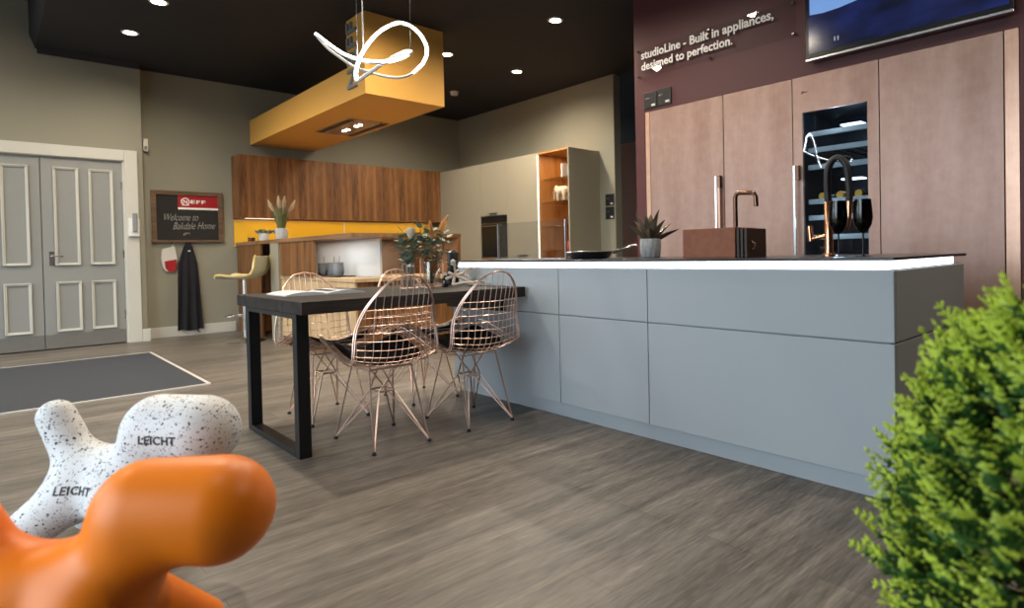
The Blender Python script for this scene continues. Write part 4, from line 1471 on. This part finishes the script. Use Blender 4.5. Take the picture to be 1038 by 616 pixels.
def cpt(y, v):
    w = max(hw(v), .02)
    u = max(-1, min(1, y / .24))
    x, z = chair_surface(u, v)
    return (x * KS, y * KS, z * KS)


def make_chair(label, loc, rz):
    t = thing('wire_chair', label, 'chair', loc, rz, group='rose gold wire chairs at the dining table')
    # rim: double wire following the outline
    out = []
    NV = 40
    for i in range(NV + 1):
        v = i / NV
        out.append((hw(v), v))
    loop = [(y, v) for y, v in out] + [(-y, v) for y, v in reversed(out[:-1])]
    rim = MB()
    rim.tube([cpt(y, v) for y, v in loop], .0042, 6, closed=True)
    lo = []
    for y, v in loop:
        p = cpt(y * .985, v)
        lo.append((p[0] - (.012 if v > .5 else 0), p[1], p[2] - (.014 if v <= .5 else .0)))
    rim.tube(lo, .0036, 6, closed=True)
    rim.build('rim_wire', 'rose', t, local=True, smooth=True)
    g = MB()
    ys = [-.204 + .034 * k for k in range(13)]
    for y in ys:
        vs_ = [i / 60 for i in range(61) if hw(i / 60) >= abs(y) - .001]
        g.tube([cpt(y, v) for v in vs_], .0019, 5)
    for k in range(20):
        v = .06 + k * .041
        w = hw(v)
        if v > .83:
            continue
        g.tube([cpt(-w + 2 * w * j / 14, v) for j in range(15)], .0019, 5)
    g.build('wire_mesh', 'rose', t, local=True, smooth=True)
    # black pad lying in the seat
    pd = MB()
    n, m_ = 14, 14
    top, bot = [], []
    for i in range(n + 1):
        v = .05 + .38 * i / n
        w = hw(v) * .80 * (1 - .25 * abs(2 * i / n - 1) ** 4)
        for j in range(m_ + 1):
            y = -w + 2 * w * j / m_
            p = cpt(y, v)
            e = math.sin(PI * i / n) ** .4 * (1 - (2 * j / m_ - 1) ** 4) ** .5 if 0 < i < n else 0
            top.append((p[0] + (.004 if v > .42 else 0), p[1], p[2] + .008 + .018 * e))
            bot.append((p[0], p[1], p[2] + .004))
    q = len(top)
    fs_ = []
    for i in range(n):
        for j in range(m_):
            a = i * (m_ + 1) + j
            fs_.append((a, a + 1, a + m_ + 2, a + m_ + 1))
            fs_.append((q + a, q + a + m_ + 1, q + a + m_ + 2, q + a + 1))
    for i in range(n):
        for j in (0, m_):
            a = i * (m_ + 1) + j
            fs_.append((a, a + m_ + 1, q + a + m_ + 1, q + a))
    for j in range(m_):
        for i in (0, n):
            a = i * (m_ + 1) + j
            fs_.append((a, a + 1, q + a + 1, q + a))
    pd.add(top + bot, fs_)
    pd.build('seat_pad', 'leather', t, local=True, smooth=True)
    # crossing rod base
    feet = [(.20, .165), (.20, -.165), (-.205, .15), (-.205, -.15)]
    mz, rzv = .372 * KS, .262
    mount = [(.10, .115), (.10, -.115), (-.10, .115), (-.10, -.115)]
    ring = [(.052, .042), (.052, -.042), (-.052, .042), (-.052, -.042)]
    for k in range(4):
        L = MB()
        F = (feet[k][0], feet[k][1], .012)
        Rk = (ring[k][0], ring[k][1], rzv)
        oth = k ^ 1
        L.tube([F, (mount[k][0], mount[k][1], mz)], .0046, 6)
        L.tube([F, Rk], .0046, 6)
        L.tube([Rk, (mount[oth][0] * .9, mount[oth][1] * .35, mz)], .0042, 6)
        L.tube([(ring[k ^ 2][0], ring[k ^ 2][1], rzv), F], .0042, 6)
        lg = L.build('leg', 'rose', t, local=True, smooth=True)
        MB().lathe([(.011, 0), (.011, .008), (.006, .016)], (F[0], F[1], 0), 12).build('glide', 'black', lg, local=True)
    st = MB()
    st.tube([(ring[0][0], ring[0][1], rzv), (ring[1][0], ring[1][1], rzv), (ring[3][0], ring[3][1], rzv), (ring[2][0], ring[2][1], rzv)], .005, 6, closed=True)
    st.build('base_frame', 'rose', t, local=True, smooth=True)
    MB().tube([(mount[0][0], mount[0][1], mz), (mount[1][0], mount[1][1], mz), (mount[3][0], mount[3][1], mz), (mount[2][0], mount[2][1], mz)], .005, 6, closed=True).build('seat_mount', 'rose', t, local=True, smooth=True)
    return t


make_chair('rose gold wire chair on the near side, nearest the steel table leg', (-2.945, 1.475, 0), PI)
make_chair('rose gold wire chair on the near side, next to the island front', (-2.93, 2.01, 0), PI)
make_chair('rose gold wire chair on the far side, behind the steel table leg', (-3.66, 1.475, 0), 0)
make_chair('rose gold wire chair on the far side, mostly hidden behind a nearer chair', (-3.66, 2.11, 0), 0)

# ------------------------------------------------------------------ pendant: a looped ribbon of light
loop = [(-3.574, 1.436, 2.26), (-3.424, 1.445, 2.167), (-3.246, 1.455, 2.065), (-3.075, 1.472, 1.996), (-2.927, 1.495, 1.955), (-2.826, 1.528, 1.947), (-2.768, 1.56, 1.962), (-2.767, 1.59, 1.986), (-2.831, 1.596, 2.009), (-2.911, 1.585, 2.005), (-3.007, 1.557, 1.98), (-3.078, 1.526, 1.949), (-3.147, 1.482, 1.909), (-3.172, 1.485, 1.944), (-3.186, 1.502, 2.003), (-3.192, 1.54, 2.086), (-3.183, 1.595, 2.17), (-3.175, 1.662, 2.237), (-3.161, 1.75, 2.285), (-3.152, 1.831, 2.271), (-3.149, 1.891, 2.223), (-3.151, 1.916, 2.156), (-3.176, 1.903, 2.091), (-3.225, 1.866, 2.038), (-3.28, 1.808, 2.014), (-3.336, 1.75, 2.021), (-3.397, 1.672, 2.047), (-3.451, 1.603, 2.079), (-3.504, 1.535, 2.138), (-3.541, 1.483, 2.189)]


def spline(P, closed, sub=5):
    n = len(P)
    out = []
    for i in range(n if closed else n - 1):
        g = [Vector(P[(i + q) % n] if closed else P[max(0, min(n - 1, i + q))]) for q in (-1, 0, 1, 2)]
        for s_ in range(sub):
            f_ = s_ / sub
            out.append(.5 * (2 * g[1] + (g[2] - g[0]) * f_ + (2 * g[0] - 5 * g[1] + 4 * g[2] - g[3]) * f_ * f_ + (3 * g[1] - g[0] - 3 * g[2] + g[3]) * f_ ** 3))
    if not closed:
        out.append(Vector(P[-1]))
    return out


t = thing('pendant_lamp', 'looping white ribbon LED pendant hanging over the dining table', 'pendant lamp', (-3.2, 1.6, 1.9))
MB().tube(spline(loop, True), .0085, 8, closed=True, scale2=1.5).build('ribbon_body', 'white', t, smooth=True)
vd = Vector((.72, -.36, .10)).normalized() * .006
MB().tube([p + vd for p in spline(loop[0:8], False)], .0088, 8).build('diffuser', 'led_pendant', t, smooth=True)
MB().tube([p + vd for p in spline(loop[12:24], False)], .0088, 8).build('diffuser', 'led_pendant', t, smooth=True)
for a, b in ((loop[14], (0, 0)), (loop[7], (0, 0))):
    MB().tube([a, (a[0], a[1], 3.26)], .0016, 5).build('cable', 'steel', t)
MB().tube([loop[15], (loop[15][0], loop[15][1], 3.26)], .003, 6).build('power_cord', 'white', t)
MB().lathe([(.09, -.03), (.09, 0)], (-3.05, 1.55, ZC), 28).build('ceiling_rose', 'white', t)
MB().box(-3.25, -2.70, 1.48, 1.62, ZC - .025, ZC).build('canopy_bar', 'white', t, bevel=.004)

# ------------------------------------------------------------------ plastic dogs
def dog_caps():
    return [((-.075, 0, .248), .112, (.06, 0, .250), .112),          # body
            ((-.125, 0, .30), .060, (-.203, 0, .453), .054, .05),     # tail
            ((.07, 0, .28), .088, (.15, 0, .37), .090, .05),          # neck
            ((.165, 0, .420), .106, (.305, 0, .410), .114, .05),      # head
            ((-.095, -.06, .22), .078, (-.277, -.184, .050), .052, .05),
            ((-.095, .06, .22), .078, (-.277, .184, .050), .052, .05),
            ((.055, -.06, .22), .074, (.165, -.215, .050), .052, .05),
            ((.055, .06, .22), .074, (.165, .215, .050), .052, .05)]


def make_dog(label, loc, rz, m, letters, size=1.):
    t = thing('dog_stool', label, 'children\'s chair', loc, rz)
    # feet are flat on the floor: bodies end at z = 0
    caps = [tuple(tuple(q * size for q in e) if isinstance(e, tuple) else e * size for e in c) for c in dog_caps()]
    ob, V, F = blend_body(caps, .05, .011, t, 'body', m)
    for v in ob.data.vertices:
        if v.co.z < 0.002:
            v.co.z = .0
    if letters:
        bvh = BVHTree.FromPolygons([Vector(p) for p in V], F)
        k = 0
        for (ox, oz, w, tilt) in ((.182, .402, .125, .01), (-.082, .250, .118, .01)):
            vs, fs = text_geo('LEICHT', width=w, depth=.002, bold=.022, spacing=1.12)
            pts = []
            for a, b_, c in vs:
                # cut across the letters like the maker's mark
                x = ox + a
                z = oz + b_ - a * tilt
                hit = bvh.ray_cast(Vector((x, -.6, z)), Vector((0, 1, 0)))
                y = hit[0].y if hit[0] else -.1
                pts.append((x, y - .0012 - (0.0008 if c > .001 else -.0008), z))
            q = MB()
            q.add(pts, fs)
            q.build('lettering', 'ink', ob, local=True)
            k += 1
    return t


# +x of a dog is where its head points
make_dog('white speckled plastic dog stool with black lettering, behind the orange one', (-2.431, .288, 0), math.radians(40), 'dal', True)
make_dog('plain orange plastic dog stool closest to the viewer', (-1.668, .111, 0), math.radians(53.5), 'orange', False)

# ------------------------------------------------------------------ thuja shrub
hx, hy = -.165, 1.34
t = thing('thuja_shrub', 'bright green feathery conifer shrub beside the right end of the island', 'shrub', (hx, hy, 0))
MB().lathe([(.12, 0), (.13, .01), (.165, .22), (.17, .235), (.155, .24), (.14, .2)], (hx, hy, 0), 32).build('pot', 'pot_grey', t, smooth=True)
MB().lathe([(.001, .2), (.142, .2), (.142, .21), (.001, .215)], (hx, hy, 0), 24).build('soil', 'soil', t)
MB().tube([(hx, hy, .2), (hx + .005, hy, .5), (hx, hy, .80)], [.02, .014, .004], 8).build('trunk', 'bark', t, smooth=True)
rnd = random.Random(21)
fol = MB()


def quad_twig(p, d, L, r, mi):
    """a short flattened twig of scale leaves: a slim 3-sided spindle"""
    fol.cur = mi
    s_ = d.cross(Vector((0, 0, 1)))
    if s_.length < 1e-3:
        s_ = Vector((1, 0, 0))
    s_.normalize()
    n_ = s_.cross(d)
    a, e = p, p + d * L
    mth = p + d * L * .55
    fol.add([a, mth + s_ * r, mth - s_ * r * .6 + n_ * r * .7, mth - s_ * r * .6 - n_ * r * .7, e],
            [(0, 1, 2), (0, 2, 3), (0, 3, 1), (4, 2, 1), (4, 3, 2), (4, 1, 3)])


def spray(p, d, L):
    d = d.normalized()
    side = d.cross(Vector((rnd.uniform(-.6, .6), rnd.uniform(-.6, .6), 1))).normalized()
    n = 7
    q = p.copy()
    dd = d.copy()
    young = rnd.random()
    for i in range(n):
        u = i / n
        step = L / n
        tipm = 1 if (u > .45 and young > .25) or (u > .7) else 0
        quad_twig(q, dd, step * 1.35, .0042 * (1 - .35 * u), tipm)
        for sgn in (-1, 1):
            bd_ = (dd * .75 + side * sgn * .8 + Vector((0, 0, rnd.uniform(-.15, .25)))).normalized()
            bl = L * .42 * (1 - u * .75) * rnd.uniform(.7, 1.1)
            b0 = q + dd * step * .3
            quad_twig(b0, bd_, bl * .62, .0040, tipm)
            e = b0 + bd_ * bl * .5
            for s2 in (-1, 0, 1):
                d2 = (bd_ + dd * (.6 if s2 else .0) * (1 if s2 > 0 else -.2) + side * s2 * .2).normalized()
                quad_twig(e if s2 == 0 else b0 + bd_ * bl * (.25 if s2 > 0 else .4), d2, bl * .45, .0037, 1 if tipm or (s2 == 0 and rnd.random() > .5) else 0)
        q = q + dd * step
        dd = (dd + Vector((rnd.uniform(-.1, .1), rnd.uniform(-.1, .1), .07))).normalized()


def env(z):
    u = max(0, min(1, (z - .26) / .58))
    return .262 * max(0, 1 - u ** 3.0) ** .8


NS = 1750
for i in range(NS):
    z = .25 + .56 * (i + rnd.random()) / NS
    R_ = env(z)
    a = rnd.random() * 2 * PI
    rr = R_ * (.45 + .42 * rnd.random() ** .6) * (1 + .12 * math.sin(a * 5 + z * 21))
    p = Vector((hx + rr * math.cos(a), hy + rr * math.sin(a), z))
    a += rnd.uniform(-.7, .7)
    el = rnd.uniform(-.25, .95) + (z - .45) * .8
    d = Vector((math.cos(a) * math.cos(el), math.sin(a) * math.cos(el), math.sin(el)))
    spray(p, d, rnd.uniform(.065, .12))
fol.build('foliage', ['thuja', 'thuja_tip'], t)
br = MB()
for i in range(60):
    z = .26 + .5 * i / 60
    a = i * 2.4
    R_ = env(z) * .75
    br.tube([(hx, hy, z), (hx + R_ * .6 * math.cos(a), hy + R_ * .6 * math.sin(a), z + R_ * .25), (hx + R_ * math.cos(a), hy + R_ * math.sin(a), z + R_ * .5)], [.006, .004, .002], 5)
br.build('branches', 'bark', t)

# ------------------------------------------------------------------ daylight, camera, output
wd = bpy.data.worlds.new('overcast sky')
scene.world = wd
wd.use_nodes = True
nt = wd.node_tree
bg = nt.nodes['Background']
tc = nt.nodes.new('ShaderNodeTexCoord')
sp = nt.nodes.new('ShaderNodeSeparateXYZ')
nt.links.new(tc.outputs['Generated'], sp.inputs[0])
rp = nt.nodes.new('ShaderNodeValToRGB')
rp.color_ramp.elements[0].position = .46
rp.color_ramp.elements[0].color = (.16, .165, .17, 1)
rp.color_ramp.elements[1].position = .56
rp.color_ramp.elements[1].color = (.78, .90, 1.0, 1)
ma = nt.nodes.new('ShaderNodeMath')
ma.operation = 'MULTIPLY_ADD'
ma.inputs[1].default_value = .5
ma.inputs[2].default_value = .5
nt.links.new(sp.outputs['Z'], ma.inputs[0])
nt.links.new(ma.outputs[0], rp.inputs['Fac'])
nt.links.new(rp.outputs['Color'], bg.inputs['Color'])
bg.inputs['Strength'].default_value = 6.0
po = bpy.data.lights.new('window_portal', 'AREA')
po.shape = 'RECTANGLE'
po.size = 7.95
po.size_y = 3.13
po.cycles.is_portal = True
pob = bpy.data.objects.new('window_portal', po)
COL.objects.link(pob)
pob.location = (-4.42, -3.04, 1.685)
pob.rotation_euler = (math.radians(90), 0, 0)

F_PX, YAW, PIT, ROL, DX, DY = 614.04, -.8045, -.01557, -.02070, 56.13, -42.77
cyw, syw = math.cos(YAW), math.sin(YAW)
fwd = Vector((syw * math.cos(PIT), cyw * math.cos(PIT), math.sin(PIT)))
right = Vector((cyw, -syw, 0))
up = right.cross(fwd)
c_, s_ = math.cos(ROL), math.sin(ROL)
r2 = right * c_ + up * s_
u2 = -right * s_ + up * c_
cam = bpy.data.cameras.new('camera')
co = bpy.data.objects.new('camera', cam)
COL.objects.link(co)
mw = Matrix(((r2.x, u2.x, -fwd.x, 0), (r2.y, u2.y, -fwd.y, 0), (r2.z, u2.z, -fwd.z, .955), (0, 0, 0, 1)))
co.matrix_world = mw
cam.sensor_fit = 'HORIZONTAL'
cam.sensor_width = 36
cam.lens = F_PX * 36 / 1038
cam.shift_x = -DX / 1038
cam.shift_y = DY / 1038
cam.clip_start = .05
cam.dof.use_dof = True
cam.dof.focus_distance = 3.6
cam.dof.aperture_fstop = 2.1
scene.camera = co

vs_ = scene.view_settings
scene.display_settings.display_device = 'sRGB'
vs_.view_transform = 'Standard'
vs_.look = 'None'
vs_.gamma = 1
vs_.exposure = 0.22
vs_.use_curve_mapping = False
scene.cycles.use_denoising = True
scene.cycles.max_bounces = 10
scene.cycles.transparent_max_bounces = 16
scene.cycles.sample_clamp_indirect = 6
